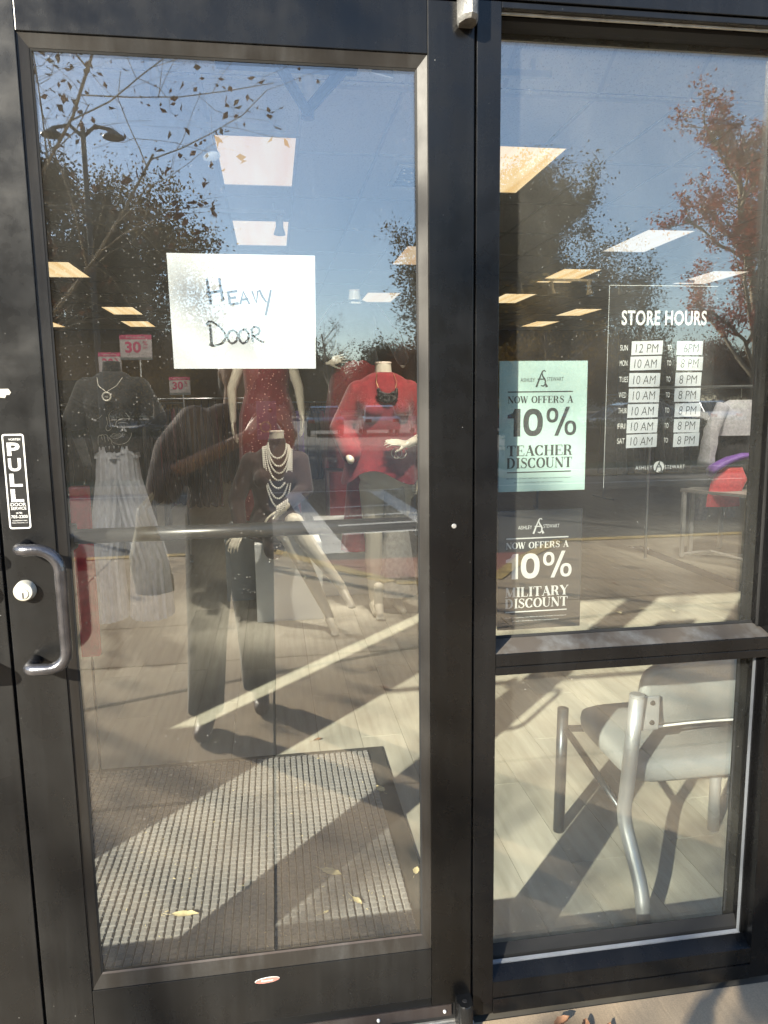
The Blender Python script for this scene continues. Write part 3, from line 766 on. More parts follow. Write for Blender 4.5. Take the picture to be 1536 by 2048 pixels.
# mid rail
fb('middle_rail_lower', (XJ1+.0005, .0, .836), (XR-.0005, .12, .8545))
fb('middle_rail', (XJ1+.0005, -.0015, .856), (XR-.0005, .12, .884))
prism_x('middle_rail_top', XJ1+.0005, XR-.0005, [(.0, .8845), (.056, .900), (.056, .8845)], 'rail_top')
prism_x('rail_gasket', XJ1+.001, XR-.001, [(.0565, .886), (.0565, .902), (.060, .906), (.064, .902), (.064, .886)], 'gap')
prism_x('top_bead', XJ1+.001, XR-.001, [(.03, 2.157), (.03, 2.150), (.045, 2.143), (.062, 2.143), (.062, 2.157)], 'gap')
prism_x('top_trim', XJ1+.001, XR-.001, [(.012, 2.157), (.012, 2.1535), (.018, 2.1535), (.018, 2.157)], 'threshold')
for a, b in ((.118, .836), (.9, 2.143)):
    o = MB().box((XR-.010, .03, a), (XR-.0005, .062, b)).build('side_bead', M['frame'], sf)
    MB().box((XR-.014, .034, a), (XR-.0105, .040, b)).build('side_gasket', M['white_gasket'] if a < .5 else M['gap'], sf)
    MB().box((XJ1+.0005, .045, a), (XJ1+.004, .075, b)).build('side_bead', M['gap'], sf)
MB().box((XJ1+.002, .064, .10), (XR-.002, .070, .845)).build('glass_pane', M['glass_side'], sf)
MB().box((XJ1+.002, .064, .886), (XR-.002, .070, 2.15)).build('glass_pane', M['glass_side'], sf)
MB().box((XR+.062, .064, .02), (XR+.638, .070, 2.15)).build('glass_pane', M['glass_side'], sf)
MB().box((-2.128, .064, .02), (-1.492, .070, 2.15)).build('glass_pane', M['glass_side'], sf)
prism_x('threshold', -1.44, .4078, [(-.055, .002), (-.040, .013), (.10, .013), (.11, .002)], 'threshold')
for k in range(5): prism_x('threshold_ridge', -1.44, .4078, [(-.036+k*.012, .0132), (-.036+k*.012, .0155), (-.031+k*.012, .0155), (-.031+k*.012, .0132)], 'threshold')

def make_door(mirror, label):
    """36 inch leaf; local x = 0 at the pull side edge .. .9165 at hinge side"""
    t = thing('glass_door', label, 'door', None, (-.5135, 0, 0) if not mirror else (-.5195, 0, 0))
    s = -1 if mirror else 1
    def X(x): return s*x
    def bb(name, x0, y0, z0, x1, y1, z1, m, r_=.0015, par=None):
        a, b = sorted((X(x0), X(x1)))
        return MB().bevbox((a, y0, z0), (b, y1, z1), r_).build(name, M[m], par or t)
    W_ = .9165; bl, br = .095, .8255; zt, zb = 2.0694, .2028; top, bot = 2.1637, .078
    bb('pull_stile', 0, 0, bot-.02, bl-.0004, .045, top, 'door_frame')
    bb('hinge_stile', br+.0004, 0, bot-.02, W_, .045, top, 'dark_frame')
    bb('top_rail', bl, .0004, zt+.0004, br, .045, top, 'dark_frame')
    bb('bottom_rail', bl, .0004, bot, br, .045, zb-.0004, 'door_frame')
    gi = (.113, .8075, .2310, 2.0475)
    # sloped glazing beads, mitred
    o_ = [(bl, zb), (br, zb), (br, zt), (bl, zt)]; i_ = [(gi[0], gi[2]), (gi[1], gi[2]), (gi[1], gi[3]), (gi[0], gi[3])]
    for k, nm in enumerate(('bottom', 'hinge', 'top', 'pull')):
        a, b = o_[k], o_[(k+1) % 4]; c, d = i_[(k+1) % 4], i_[k]
        MB().add([(X(a[0]), .003, a[1]), (X(b[0]), .003, b[1]), (X(c[0]), .010, c[1]), (X(d[0]), .010, d[1]),
                  (X(a[0]), .020, a[1]), (X(b[0]), .020, b[1]), (X(c[0]), .020, c[1]), (X(d[0]), .020, d[1])],
                 [(0, 1, 2, 3), (4, 7, 6, 5), (2, 6, 7, 3), (0, 4, 5, 1), (1, 5, 6, 2), (3, 7, 4, 0)]).build('glazing_bead', M['bead'], t)
        gs = .004
        dx = [0, -gs, 0, gs][k]; dz = [gs, 0, -gs, 0][k]
        MB().add([(X(d[0]), .0105, d[1]), (X(c[0]), .0105, c[1]), (X(c[0]+dx), .0125, c[1]+dz), (X(d[0]+dx), .0125, d[1]+dz)], [(0, 1, 2, 3)]).build('gasket', M['gap' if k != 0 else 'sweep'], t)
    bb('glass_pane', bl+.004, .014, zb+.004, br-.004, .020, zt-.004, 'glass_door', .0003)
    MB().box((min(X(bl), X(br)), .0205, zb), (max(X(bl), X(br)), .030, gi[2]-.004)).build('inner_bead', M['bead'], t)
    # pull handle
    pts = []
    def seg(p, q, n=2):
        for i in range(n): pts.append(tuple(p[k]+(q[k]-p[k])*i/n for k in range(3)))
    hx0, hx1, hy = .0415, .1150, -.058; z1, z0 = 1.163, .934; rr = .026
    pts.append((X(hx0), .002, z1)); pts.append((X(hx0), hy+.02, z1))
    for i in range(1, 6):
        a = R(90*i/5); pts.append((X(hx0+.018*(1-math.cos(a))), hy+.018*(1-math.sin(a)), z1))
    for i in range(0, 9):
        a = R(90*i/8); pts.append((X(hx1-.042+.042*math.sin(a)), hy, z1-.042*(1-math.cos(a))))
    for i in range(0, 9):
        a = R(90*i/8); pts.append((X(hx1-.034+.034*math.cos(a)), hy, z0+.034*(1-math.sin(a))))
    for i in range(4, -1, -1):
        a = R(90*i/5); pts.append((X(hx0+.018*(1-math.cos(a))), hy+.018*(1-math.sin(a)), z0))
    pts.append((X(hx0), hy+.02, z0)); pts.append((X(hx0), .002, z0))
    MB().tube(pts, .0112, 18).build('pull_handle', M['steel'], t, smooth=True)
    lc = X(.033)
    lk = MB().lathe((lc, -.017, 1.075), [(.0125, 0), (.0165, .0006), (.0185, .003), (.0200, .017), (.0205, .0185)], 32, 'y').build('lock_cylinder', M['lock'], t); smooth_angle(lk, 35)
    MB().lathe((lc, -.0186, 1.072), [(.0098, 0), (.0104, .0014)], 24, 'y').build('lock_plug', M['lock'], lk)
    MB().box((lc-.0009, -.0195, 1.063), (lc+.0009, -.0187, 1.074)).build('keyway', M['lock_dark'], lk)
    # panic bar on the inside, with its end brackets
    a, b = sorted((X(.098), X(.822)))
    MB().tube([(a, .085, 1.161), (b, .085, 1.161)], .0155, 16).build('panic_bar', M['bar'], t, smooth=True)
    for q in (a, b): MB().bevbox((q-.012, .046, 1.135), (q+.012, .105, 1.187), .006).build('bar_bracket', M['gap'], t)
    bb('door_sweep', .004, -.002, .030, W_-.045, .002, .0575, 'sweep', .0006)
    MB().box((min(X(.004), X(W_-.004)), .004, .016), (max(X(.004), X(W_-.004)), .040, .057)).build('sweep_brush', M['gap'], t)
    for k in range(6):
        MB().sphere((X(.09+.153*k), -.003, .043), .0042, 10, 6).build('sweep_screw', M['print_white'], t, smooth=True)
    if not mirror:
        MB().lathe((X(.364+.5135), -.0012, 1.167), [(.0042, 0), (.0052, .0012)], 16, 'y').build('stile_screw', M['threshold'], t)
    return t
door = make_door(False, 'black metal door with a full glass pane, curved pull handle and taped paper sign')
door2 = make_door(True, 'closed black metal door leaf at the left edge, beyond the thin black gap')
# pivots of the right leaf
pv = thing('top_pivot', 'worn grey metal pivot at the top hinge corner of the door', 'hinge')
smooth_angle(MB().rings([[(x, y, z) for x, y in [(.369+.0, 0), (.402, 0), (.405, -.02), (.398, -.040), (.386, -.046), (.375, -.040), (.366, -.02)]] for z in (2.125, 2.26)]).build('pivot_body', M['pivot'], pv), 50)
MB().rings([[(.386+(x-.386)*k, y*k, z) for x, y in [(.369, 0), (.402, 0), (.405, -.02), (.398, -.040), (.386, -.046), (.375, -.040), (.366, -.02)]] for z, k in ((2.1248, 1), (2.118, .86))]).build('pivot_cap', M['pivot'], pv)
pv = thing('bottom_pivot', 'black metal pivot block at the bottom hinge corner of the door', 'hinge')
for z0, z1, nm in ((.014, .080, 'pivot_body'),):
    smooth_angle(MB().rings([[(.384+(x-.384)*k, y*k, z) for x, y in [(.366, 0), (.403, 0), (.403, -.022), (.398, -.038), (.384, -.044), (.371, -.038), (.366, -.022)]] for z, k in ((.004, 1.02), (.074, 1), (.079, .93))]).build(nm, M['door_frame'], pv), 50)
MB().lathe((.384, -.02, .079), [(.006, 0), (.005, .001)], 6).build('pivot_screw', M['gap'], pv)
# door closer above, inside
dc = thing('door_closer', 'dark door closer arms forming a V inside the glass at the top', 'door closer')
MB().bevbox((-.09, .13, 2.10), (.20, .19, 2.162), .006).build('closer_body', M['gap'], dc)
MB().tube([(.015, .07, 2.10), (.05, .19, 2.10), (.107, .40, 2.105)], .0125, 8).build('closer_arm', M['gap'], dc)
MB().tube([(.20, .07, 2.105), (.16, .20, 2.105), (.107, .40, 2.108)], .0125, 8).build('closer_arm', M['gap'], dc)
MB().lathe((.107, .40, 2.09), [(.016, 0), (.016, .026)], 14).build('closer_joint', M['bar'], dc)
MB().lathe((-.105, .09, 2.085), [(.02, 0), (.022, .05)], 16).build('closer_cap', M['bar'], dc)

# ------------------------------------------------------------------ papers and lettering
def A(x, z, y): # point at depth y behind the facade plane as seen on the plane
    k = 1+y/1.46; return x*k, 1.42+(z-1.42)*k
YP = .0245
hs = thing('paper_sign', 'white paper sheet with HEAVY DOOR handwritten in black marker, taped inside the door glass', 'sign')
n = 14; vs = []; fs = []
cor = [A(-.184, 1.7025, YP), A(.091, 1.7015, YP), A(.0872, 1.4895, YP), A(-.1815, 1.491, YP)]
for i in range(n+1):
    for j in range(n+1):
        u, w = i/n, j/n
        x = (cor[0][0]*(1-u)+cor[1][0]*u)*(1-w)+(cor[3][0]*(1-u)+cor[2][0]*u)*w
        z = (cor[0][1]*(1-u)+cor[1][1]*u)*(1-w)+(cor[3][1]*(1-u)+cor[2][1]*u)*w
        y = YP+.0010+.0004*math.sin(5*u+3*w)+.0002*math.sin(11*w+2*u)
        vs.append((x, y, z))
for i in range(n):
    for j in range(n): fs.append((i*(n+1)+j, (i+1)*(n+1)+j, (i+1)*(n+1)+j+1, i*(n+1)+j+1))
MB().add(vs, fs).build('sheet', M['paper'], hs, smooth=True)
hw = MB(); YH = YP+.0001
def hand(pts, w=.0040, sm=True):
    pts = [A(px, pz, YH) for px, pz in pts]
    if sm and len(pts) > 2:
        q = []
        for i in range(len(pts)-1):
            p0 = pts[max(i-1, 0)]; p1 = pts[i]; p2 = pts[i+1]; p3 = pts[min(i+2, len(pts)-1)]
            for k in range(5):
                t = k/5
                q.append(tuple(.5*((2*p1[a])+(-p0[a]+p2[a])*t+(2*p0[a]-5*p1[a]+4*p2[a]-p3[a])*t*t+(-p0[a]+3*p1[a]-3*p2[a]+p3[a])*t**3) for a in (0, 1)))
        q.append(pts[-1]); pts = q
    ws = [w*(1+.18*math.sin(i*1.7)) for i in range(len(pts))]
    poly_stroke(hw, pts, ws, YH)
# pixel-free glyph layout, measured in metres on the sheet
def hp(px, py): # design grid (photo sheet units) -> metres
    return (-.1135+(px-413)*.000915, 1.6585-(py-541)*.000905)
for st in ([(413, 543), (419, 594)], [(438, 541), (444, 588)], [(411, 573), (444, 566)],
           [(455, 569), (458, 594)], [(454, 570), (474, 567)], [(456, 582), (471, 580)], [(458, 594), (476, 592)],
           [(479, 594), (486, 568), (498, 594)], [(481, 585), (496, 583)],
           [(504, 567), (512, 591), (516, 566)], [(519, 564), (525, 578), (533, 590)], [(543, 564), (537, 590), (530, 617)],
           [(415, 635), (417, 676)], [(408, 637), (413, 630), (424, 632), (440, 646), (446, 660), (438, 674), (420, 679), (412, 676)],
           [(464, 647), (453, 651), (450, 664), (457, 674), (467, 670), (471, 657), (464, 647)],
           [(487, 645), (476, 650), (474, 664), (480, 674), (490, 669), (494, 656), (487, 645)],
           [(500, 645), (502, 672)], [(498, 648), (507, 640), (516, 645), (514, 654), (502, 660)], [(503, 659), (512, 666), (524, 673)]):
    hand([hp(*p) for p in st], sm=len(st) > 3)
hw.build('handwriting', M['ink_black'], hs, fix=False)

YS = .0715
def poster(x0, x1, z1, z0, dark, label, word):
    t = thing('poster', label, 'poster')
    (xa, za), (xb, zb) = A(x0, z1, YS), A(x1, z0, YS)
    MB().box((xa, YS+.0008, zb), (xb, YS+.0014, za)).build('card', M['poster_dark' if dark else 'poster_pale'], t)
    m = M['print_white'] if dark else M['ink']
    y = YS+.0004
    def Q(u, w): return xa+u*(xb-xa), za-w*(za-zb)
    def line(u0, u1, w_, th):
        a = Q(u0, w_); b = Q(u1, w_); MB().add([(a[0], y, a[1]), (b[0], y, b[1]), (b[0], y, b[1]-th), (a[0], y, a[1]-th)], [(0, 1, 2, 3)]).build('rule_line', m, t, fix=False)
    line(.095, .835, .228, .0026); line(.095, .835, .845, .0026)
    Hh = za-zb; Wd = xb-xa
    a = Q(.095, .318); roman_line('printed_words', 'NOW OFFERS A', m, a[0], a[1], y, Hh*.053, Wd*.745, t)
    a = Q(.10, .572)
    # heavy sans 10%
    s = MB(); hh = Hh*.212; ww = Wd
    def q(u, v): return (a[0]+u*ww, a[1]+v*hh)
    s.add([(p[0], y, p[1]) for p in (q(.065, 0), q(.14, 0), q(.14, 1), q(.075, 1), q(.05, .84), (q(-.005, .78))[0:2], q(-.005, .66), q(.065, .66))], [(0, 1, 2, 7), (7, 2, 3, 4), (7, 4, 5, 6)])
    def ring(cu, cv, ru, rv, tu, tv):
        N = 30; o = []; i_ = []
        for k in range(N):
            an = 2*math.pi*k/N; ca, sa = math.cos(an), math.sin(an)
            f = lambda c_, e: math.copysign(abs(c_)**e, c_)
            p = q(cu+ru*f(ca, .85), cv+rv*f(sa, .85)); r_ = q(cu+(ru-tu)*f(ca, .85), cv+(rv-tv)*f(sa, .85))
            o.append((p[0], y, p[1])); i_.append((r_[0], y, r_[1]))
        s.add(o+i_, [(k, (k+1) % N, N+(k+1) % N, N+k) for k in range(N)])
    ring(.285, .5, .112, .5, .062, .20)
    ring(.505, .75, .068, .27, .036, .11); ring(.715, .28, .068, .27, .036, .11)
    p1, p2 = q(.53, 0), q(.575, 0); p3, p4 = q(.705, 1.05), q(.66, 1.05)
    s.add([(p1[0], y-.0001, p1[1]), (p2[0], y-.0001, p2[1]), (p3[0], y-.0001, p3[1]), (p4[0], y-.0001, p4[1])], [(0, 1, 2, 3)])
    s.build('printed_percentage', m, t, fix=False)
    a = Q(.09, .722); roman_line('printed_words', word, m, a[0], a[1], y, Hh*.080, Wd*.76, t)
    a = Q(.09, .818); roman_line('printed_words', 'DISCOUNT', m, a[0], a[1], y, Hh*.080, Wd*.755, t)
    lg = MB(); c_ = Q(.475, .135); monogram(lg, c_[0], c_[1], Hh*.125, y, Hh*.010)
    lg.build('logo_monogram', m, t, fix=False)
    a = Q(.235, .158); text_obj('logo_word', 'ASHLEY', m, a[0], a[1], y, Hh*.030, Wd*.165, 0, 0, t)
    a = Q(.535, .153); text_obj('logo_word', 'STEWART', m, a[0], a[1], y, Hh*.030, Wd*.19, 0, 0, t)
    who = 'Military' if dark else 'Teacher'
    a = Q(.46, .905); text_obj('small_print', '10%% OFF your purchase • Valid %s ID required. Excludes the purchase of' % who, m, a[0], a[1], y, Hh*.0115, Wd*.74, .004, 0, t, 'CENTER')
    a = Q(.46, .935); text_obj('small_print', 'gift cards or gift certificates. Not valid on previous purchases.', m, a[0], a[1], y, Hh*.0115, Wd*.56, .004, 0, t, 'CENTER')
    return t
poster(.4585, .647, 1.502, 1.2345, False, 'pale mint poster offering 10% teacher discount, the upper of two in the side window', 'TEACHER')
poster(.4585, .644, 1.195, .937, True, 'dark charcoal poster offering 10% military discount, the lower of two in the side window', 'MILITARY')

hr = thing('store_hours_sign', 'white STORE HOURS lettering with seven rows of paper labels in the side window', 'sign')
xa, za = A(.689, 1.653, YS); xb, zb = A(.9295, 1.235, YS)
MB().box((xa, YS+.001, zb), (xb, YS+.0013, za)).build('clear_sheet', M['film'], hr)
e = MB(); 
for a_, b_ in (((xa, za-.0006), (xb, za)), ((xa, zb), (xa+.0006, za))): e.add([(a_[0], YS+.0008, a_[1]), (b_[0], YS+.0008, a_[1]), (b_[0], YS+.0008, b_[1]), (a_[0], YS+.0008, b_[1])], [(0, 1, 2, 3)])
e.build('sheet_edge', M['plinth'], hr, fix=False)
x, z = A(.7175, 1.573, YS); text_obj('title_letters', 'STORE HOURS', M['print_white'], x, z, YS, .0315, .1985, .022, 0, hr, spacing=1.08)
for k, dname in enumerate(('SUN', 'MON', 'TUES', 'WED', 'THUR', 'FRI', 'SAT')):
    zc = 1.5275-.0323*k+[.0, .001, .0, .0, .0, .0, .0012][k]
    x, z = A(.7165, zc-.0055, YS); text_obj('day_letters', dname, M['print_white'], x, z, YS, .0118, .0175 if len(dname) == 3 else .0205, 0, 0, hr)
    x, z = A(.8215, zc-.0055, YS); text_obj('day_letters', 'TO', M['print_white'], x, z, YS, .0112, .010, 0, 0, hr)
    for c_, (xl, wd, tx) in enumerate(((.7405, .069, '12 PM' if k == 0 else '10 AM'), (.8425, .059, '6PM' if k == 0 else '8 PM'))):
        xj = rnd.uniform(-.0012, .0012)+(-.0008*k if c_ == 0 else 0); tilt = rnd.uniform(-.0012, .0022)
        x0_, z0_ = A(xl+xj, zc-.0152, YS); x1_, z1_ = A(xl+xj+wd, zc+.0132, YS)
        MB().add([(x0_, YS+.0003, z0_), (x1_, YS+.0003, z0_+tilt), (x1_+.001, YS+.0003, z1_+tilt), (x0_+.0006, YS+.0003, z1_)], [(0, 1, 2, 3)]).build('paper_label', M['paper'], hr, fix=False)
        text_obj('handwritten_time', tx, M['ink_black'], (x0_+x1_)/2+(.004 if tx == '6PM' else 0), z0_+.0055, YS-.0001, .0185, (wd-.012)*(.75 if tx == '6PM' else (.93 if c_ == 0 else .9)), -.012, .1, hr, 'CENTER')
x, z = A(.7595, 1.2735, YS); text_obj('logo_word', 'ASHLEY', M['print_white'], x, z, YS, .0085, .0405, 0, 0, hr, spacing=1.15)
x, z = A(.8265, 1.2735, YS); text_obj('logo_word', 'STEWART', M['print_white'], x, z, YS, .0085, .0485, 0, 0, hr, spacing=1.15)
x, z = A(.8130, 1.2785, YS)
MB().add([(x+.0128*math.cos(i*math.pi/14), YS+.0001, z+.0128*math.sin(i*math.pi/14)) for i in range(28)], [tuple(range(28))]).build('logo_disc', M['print_white'], hr, fix=False)
lg = MB(); monogram(lg, x, z, .026, YS-.0001, .0024); lg.build('logo_monogram', M['ink'], hr, fix=False)

# PULL sticker on the stile
st = thing('pull_sticker', 'black and white PULL door service sticker above the pull handle', 'sticker')
def rrect(x0, z0, x1, z1, r_, y, n=6):
    P_ = []
    for cx_, cz_, a0 in ((x1-r_, z1-r_, 0), (x0+r_, z1-r_, 90), (x0+r_, z0+r_, 180), (x1-r_, z0+r_, 270)):
        for i in range(n+1): a = R(a0+90*i/n); P_.append((cx_+r_*math.cos(a), y, cz_+r_*math.sin(a)))
    return P_
sx0, sx1, sz0, sz1 = -.4995, -.4605, 1.1945, 1.3735
def solid(P_, t_):  # thin raised plate
    n_ = len(P_); return [*P_, *[(p[0], p[1]+t_, p[2]) for p in P_]], [tuple(range(n_)), tuple(range(n_, 2*n_))[::-1]]+[(i, (i+1) % n_, n_+(i+1) % n_, n_+i) for i in range(n_)]
MB().add(*solid(rrect(sx0, sz0, sx1, sz1, .005, -.0006), .0005)).build('border', M['print_white'], st)
P_ = rrect(sx0+.0028, sz0+.0028, sx1-.0028, sz1-.0028, .003, -.0008); MB().add(P_, [tuple(range(len(P_)))]).build('field', M['decal_black'], st, fix=False)
cxs = (sx0+sx1)/2
text_obj('brand_word', 'VORTEX', M['print_white'], cxs+.003, 1.3615, -.0010, .0038, .022, .01, 0, st, 'CENTER')
for k, ch in enumerate('PULL'): text_obj('big_letter', ch, M['print_white'], cxs-.0005, 1.3330-.0290*k, -.0010, .0245, .0225, .03, 0, st, 'CENTER')
for s_, z_, h_, w_ in (('DOOR', 1.2380, .0062, .0275), ('SERVICE', 1.2310, .0055, .0275), ('(678)', 1.2225, .0042, .011), ('705-2200', 1.2150, .0058, .0295), ('vortexdoors.com', 1.2095, .0024, .026), ('Atlanta Enterprises, LLC', 1.2050, .0022, .029)):
    text_obj('small_letters', s_, M['print_white'], cxs, z_, -.0010, h_, w_, .012, 0, st, 'CENTER')
kw = thing('maker_sticker', 'small faded red oval sticker on the bottom rail of the door', 'sticker')
def oval(cx_, cz_, rx, rz, y, n=26): return [(cx_+rx*math.cos(2*math.pi*i/n), y, cz_+rz*math.sin(2*math.pi*i/n)+.0016*math.cos(2*math.pi*i/n)) for i in range(n)]
MB().add(*solid(oval(-.0545, .1775, .027, .0068, -.0002), .0004)).build('rim', M['print_white'], kw)
MB().add(oval(-.0545, .1775, .0262, .0061, -.0009), [tuple(range(26))]).build('field', M['red_decal'], kw, fix=False)
text_obj('word', 'Kawneer', M['print_white'], -.0545, .1752, -.0011, .0045, .026, 0, .2, kw, 'CENTER')
gb = thing('tape_residue', 'patch of grey tape residue on the door stile, left of the two small 30 signs', 'tape')
MB().add([(-.497, -.0006, 1.4565), (-.480, -.0006, 1.4565), (-.476, -.0006, 1.450), (-.479, -.0006, 1.4455), (-.4845, -.0006, 1.4455), (-.487, -.0006, 1.440), (-.4975, -.0006, 1.441)], [tuple(range(7))]).build('tape_patch', M['table_top'], gb, fix=False)
# unseen panels added in the far-left pane to shape the sun on the floor
wp = thing('sun_blocker', 'unseen panels added in the pane left of the double doors to block sun', 'poster')
MB().box((-1.93, .072, .05), (-1.495, .0735, 2.12)).build('card', M['plinth_grey'], wp)
MB().box((-2.125, .072, .03), (-1.932, .0735, 1.02)).build('lower_blocker', M['plinth_grey'], wp)

# ------------------------------------------------------------------ mat and leaves
mat = thing('door_mat', 'grey waffle carpet mat with black rubber border inside the door', 'mat')
mx0, mx1, my0, my1 = -.80, .374, .105, 1.392
MB().bevbox((mx0, my0, .0005), (mx1+.03, my1+.006, .006), .002).build('rubber_base', M['rubber'], mat)
sp_ = .0226; nx_ = int((mx1-.03-mx0)/sp_); ny_ = int((my1-.03-my0)/sp_)
vs = []; fs = []
for i in range(nx_):
    for j in range(ny_):
        x = mx0+.01+i*sp_; y = my0+.015+j*sp_; g_ = .0034; h = .0115+rnd.uniform(-.0008, .0008)
        jx = rnd.uniform(-.0006, .0006); o_ = len(vs)
        for (a, b, z_, ins) in ((0, 0, .006, 0), (1, 0, .006, 0), (1, 1, .006, 0), (0, 1, .006, 0), (0, 0, h, .0028), (1, 0, h, .0028), (1, 1, h, .0028), (0, 1, h, .0028)):
            vs.append((x+jx+(g_/2+ins if a == 0 else sp_-g_/2-ins), y+(g_/2+ins*.7 if b == 0 else sp_-g_/2-ins*.7), z_))
        fs += [tuple(o_+k for k in f_) for f_ in ((4, 5, 6, 7), (0, 1, 5, 4), (1, 2, 6, 5), (2, 3, 7, 6), (3, 0, 4, 7))]
MB().add(vs, fs).build('waffle_pile', M['pile'], mat, fix=False, kind='stuff')
tl = MB()
for j in range(ny_+1):
    y = my0+.015+j*sp_
    for i in range(nx_):
        if rnd.random() < .72:
            x = mx0+.01+i*sp_; tl.box((x+.004, y-.0007, .0065), (x+sp_-.003*rnd.random(), y+.0007, .0108))
tl.build('pale_thread', M['pile_line'], mat, fix=False, kind='stuff')

def leaf_mesh(L_, Wd, curl, seed):
    r2 = random.Random(seed); n = 7; mb = MB(); L0 = []; Md = []; R0 = []
    for i in range(n+1):
        t = i/n; w = Wd*math.sin(math.pi*min(1, t*1.02))**.75*(1-.25*t)*(1+.12*((i % 2)*2-1)*(0 < i < n))
        z = .002+curl*L_*(t-.4)**2; zz = z+abs(curl)*L_*.35*math.sin(math.pi*t)
        L0.append((t*L_, w/2, zz+.003*r2.random())); Md.append((t*L_, .002*math.sin(t*4), z)); R0.append((t*L_, -w/2, zz+.003*r2.random()))
    k = n+1
    mb.add(L0+Md+R0, [(i, i+1, k+i+1, k+i) for i in range(n)]+[(k+i, k+i+1, 2*k+i+1, 2*k+i) for i in range(n)])
    mb.tube([(0, 0, .003), (-.012, .002, .003), (-.022, .001, .006)], .0006, 4)
    return mb
LV = [
 (.355, 1.02, .012, 2.0, .052, .034, 'dry_leaf', 'pale dry leaf on the right border of the mat, in the dark shadow band'),
 (.10, .605, .013, -.6, .070, .034, 'dry_leaf', 'largest pale dry leaf, at the edge of the shadow on the mat'),
 (.18, .462, .012, -1.0, .042, .020, 'dry_leaf', 'curled pale leaf with a dark shadow near the front of the mat'),
 (-.33, .475, .012, -.15, .078, .028, 'dry_leaf', 'long yellow leaf at the left front of the mat'),
 (.377, .535, .012, 1.2, .036, .022, 'dry_leaf', 'pale leaf tip on the right rim of the mat beside the door bead'),
 (.125, 1.50, .002, .5, .038, .020, 'brown_leaf', 'small reddish brown leaf on the pale planks beyond the mat'),
 (.09, .408, .012, .4, .018, .012, 'dry_leaf', 'tiny pale leaf scrap near the front of the mat'),
 (.585, -.05, .002, .3, .045, .024, 'brown_leaf', 'curled brown leaf on the concrete below the side window'),
 (.64, -.085, .002, 1.2, .045, .026, 'brown_leaf', 'ribbed brown leaf standing at the bottom edge of the picture'),
 (.69, -.09, .002, 1.0, .036, .018, 'brown_leaf', 'thin folded brown leaf beside the ribbed one on the concrete'),
 (.44, -.055, .002, .1, .080, .040, 'brown_leaf', 'flat dark brown leaf beside the bottom pivot'),
]
for i, (x, y, z, a, l_, w_, m_, lab) in enumerate(LV):
    o = leaf_mesh(l_, w_, .10 if i not in (7, 8, 9) else .9, i).build('fallen_leaf', M[m_], None, True, False)
    o.location = (x, y, z); o.rotation_euler = (0 if i not in (8, 9) else .5, 0, a); tag(o, lab, 'leaf', 'fallen leaves by the door')
# reflected leaves on the pavement
for i in range(26):
    o = leaf_mesh(.06, .03, .2, 50+i).build('fallen_leaf', M['brown_leaf' if i % 2 else 'dry_leaf'], None, True, False)
    o.location = (rnd.uniform(-1.5, 3), -[.45, .5, .35, 2.85, 2.97][i % 5]-rnd.random()*(.2 if i < 8 else 3.2), .003); o.rotation_euler = (0, 0, rnd.uniform(0, 6))
    tag(o, 'dry leaf lying on the concrete pavement outside the door', 'leaf', 'leaves on the pavement outside')
db = MB()
for i in range(420):
    x, y = rnd.uniform(mx0+.02, mx1-.03), rnd.uniform(my0+.05, my1-.03); a = rnd.uniform(0, 6); l_ = rnd.uniform(.002, .008)*(1.6 if i < 30 else 1)
    dx, dy = math.cos(a)*l_, math.sin(a)*l_
    db.add([(x, y, .0122), (x+dx, y+dy, .0126), (x+dx*.8-dy*.2, y+dy*.8+dx*.2, .0132), (x-dy*.2, y+dx*.2, .0128)], [(0, 1, 2, 3)])
o = db.build('mat_debris', M['dry_leaf'], None, fix=False, kind='stuff'); o['label'] = 'pale crumbs and plant bits scattered on the mat'; o['category'] = 'debris'
#PART2
# ------------------------------------------------------------------ side chair behind the lower window
ch = thing('side_chair', 'grey vinyl chair with silver tube legs behind the lower side window', 'chair')
def bend(pts, k=5, f=.25):
    """round the corners of a polyline"""
    pts = [Vector(p) for p in pts]; out = [pts[0]]
    for i in range(1, len(pts)-1):
        a = pts[i].lerp(pts[i-1], f); b = pts[i].lerp(pts[i+1], f)
        for j in range(k+1):
            t = j/k; out.append((1-t)**2*a+2*t*(1-t)*pts[i]+t*t*b)
    out.append(pts[-1]); return [tuple(p) for p in out]
MB().tube(bend([(.930, .180, 0), (.938, .225, .12), (.917, .30, .285), (.921, .285, .42), (.924, .262, .648)]), .0195, 18).build('rear_leg', M['pipe'], ch, smooth=True)
MB().tube(bend([(1.405, .205, 0), (1.40, .225, .12), (1.385, .30, .285), (1.385, .285, .42), (1.39, .262, .648)]), .0195, 18).build('rear_leg', M['pipe'], ch, smooth=True)
for x, y, z in ((.924, .262, .648), (1.39, .262, .648)):
    MB().lathe((x, y, z-.002), [(.0198, 0), (.0198, .006), (.016, .009)], 18).build('leg_cap', M['pipe'], ch)
MB().tube([(.897, .70, 0), (.903, .70, .430)], .018, 16).build('front_leg', M['chair_dark'], ch, smooth=True)
MB().tube([(1.405, .62, 0), (1.405, .62, .40)], .018, 16).build('front_leg', M['pipe'], ch, smooth=True)
MB().tube([(.915, .31, .30), (.91, .68, .36)], .011, 10).build('side_rail', M['chair_dark'], ch, smooth=True)
MB().tube([(1.39, .31, .30), (1.40, .62, .36)], .011, 10).build('side_rail', M['pipe'], ch, smooth=True)
MB().tube([(.903, .70, .36), (1.405, .62, .36)], .011, 10).build('front_rail', M['chair_dark'], ch, smooth=True)
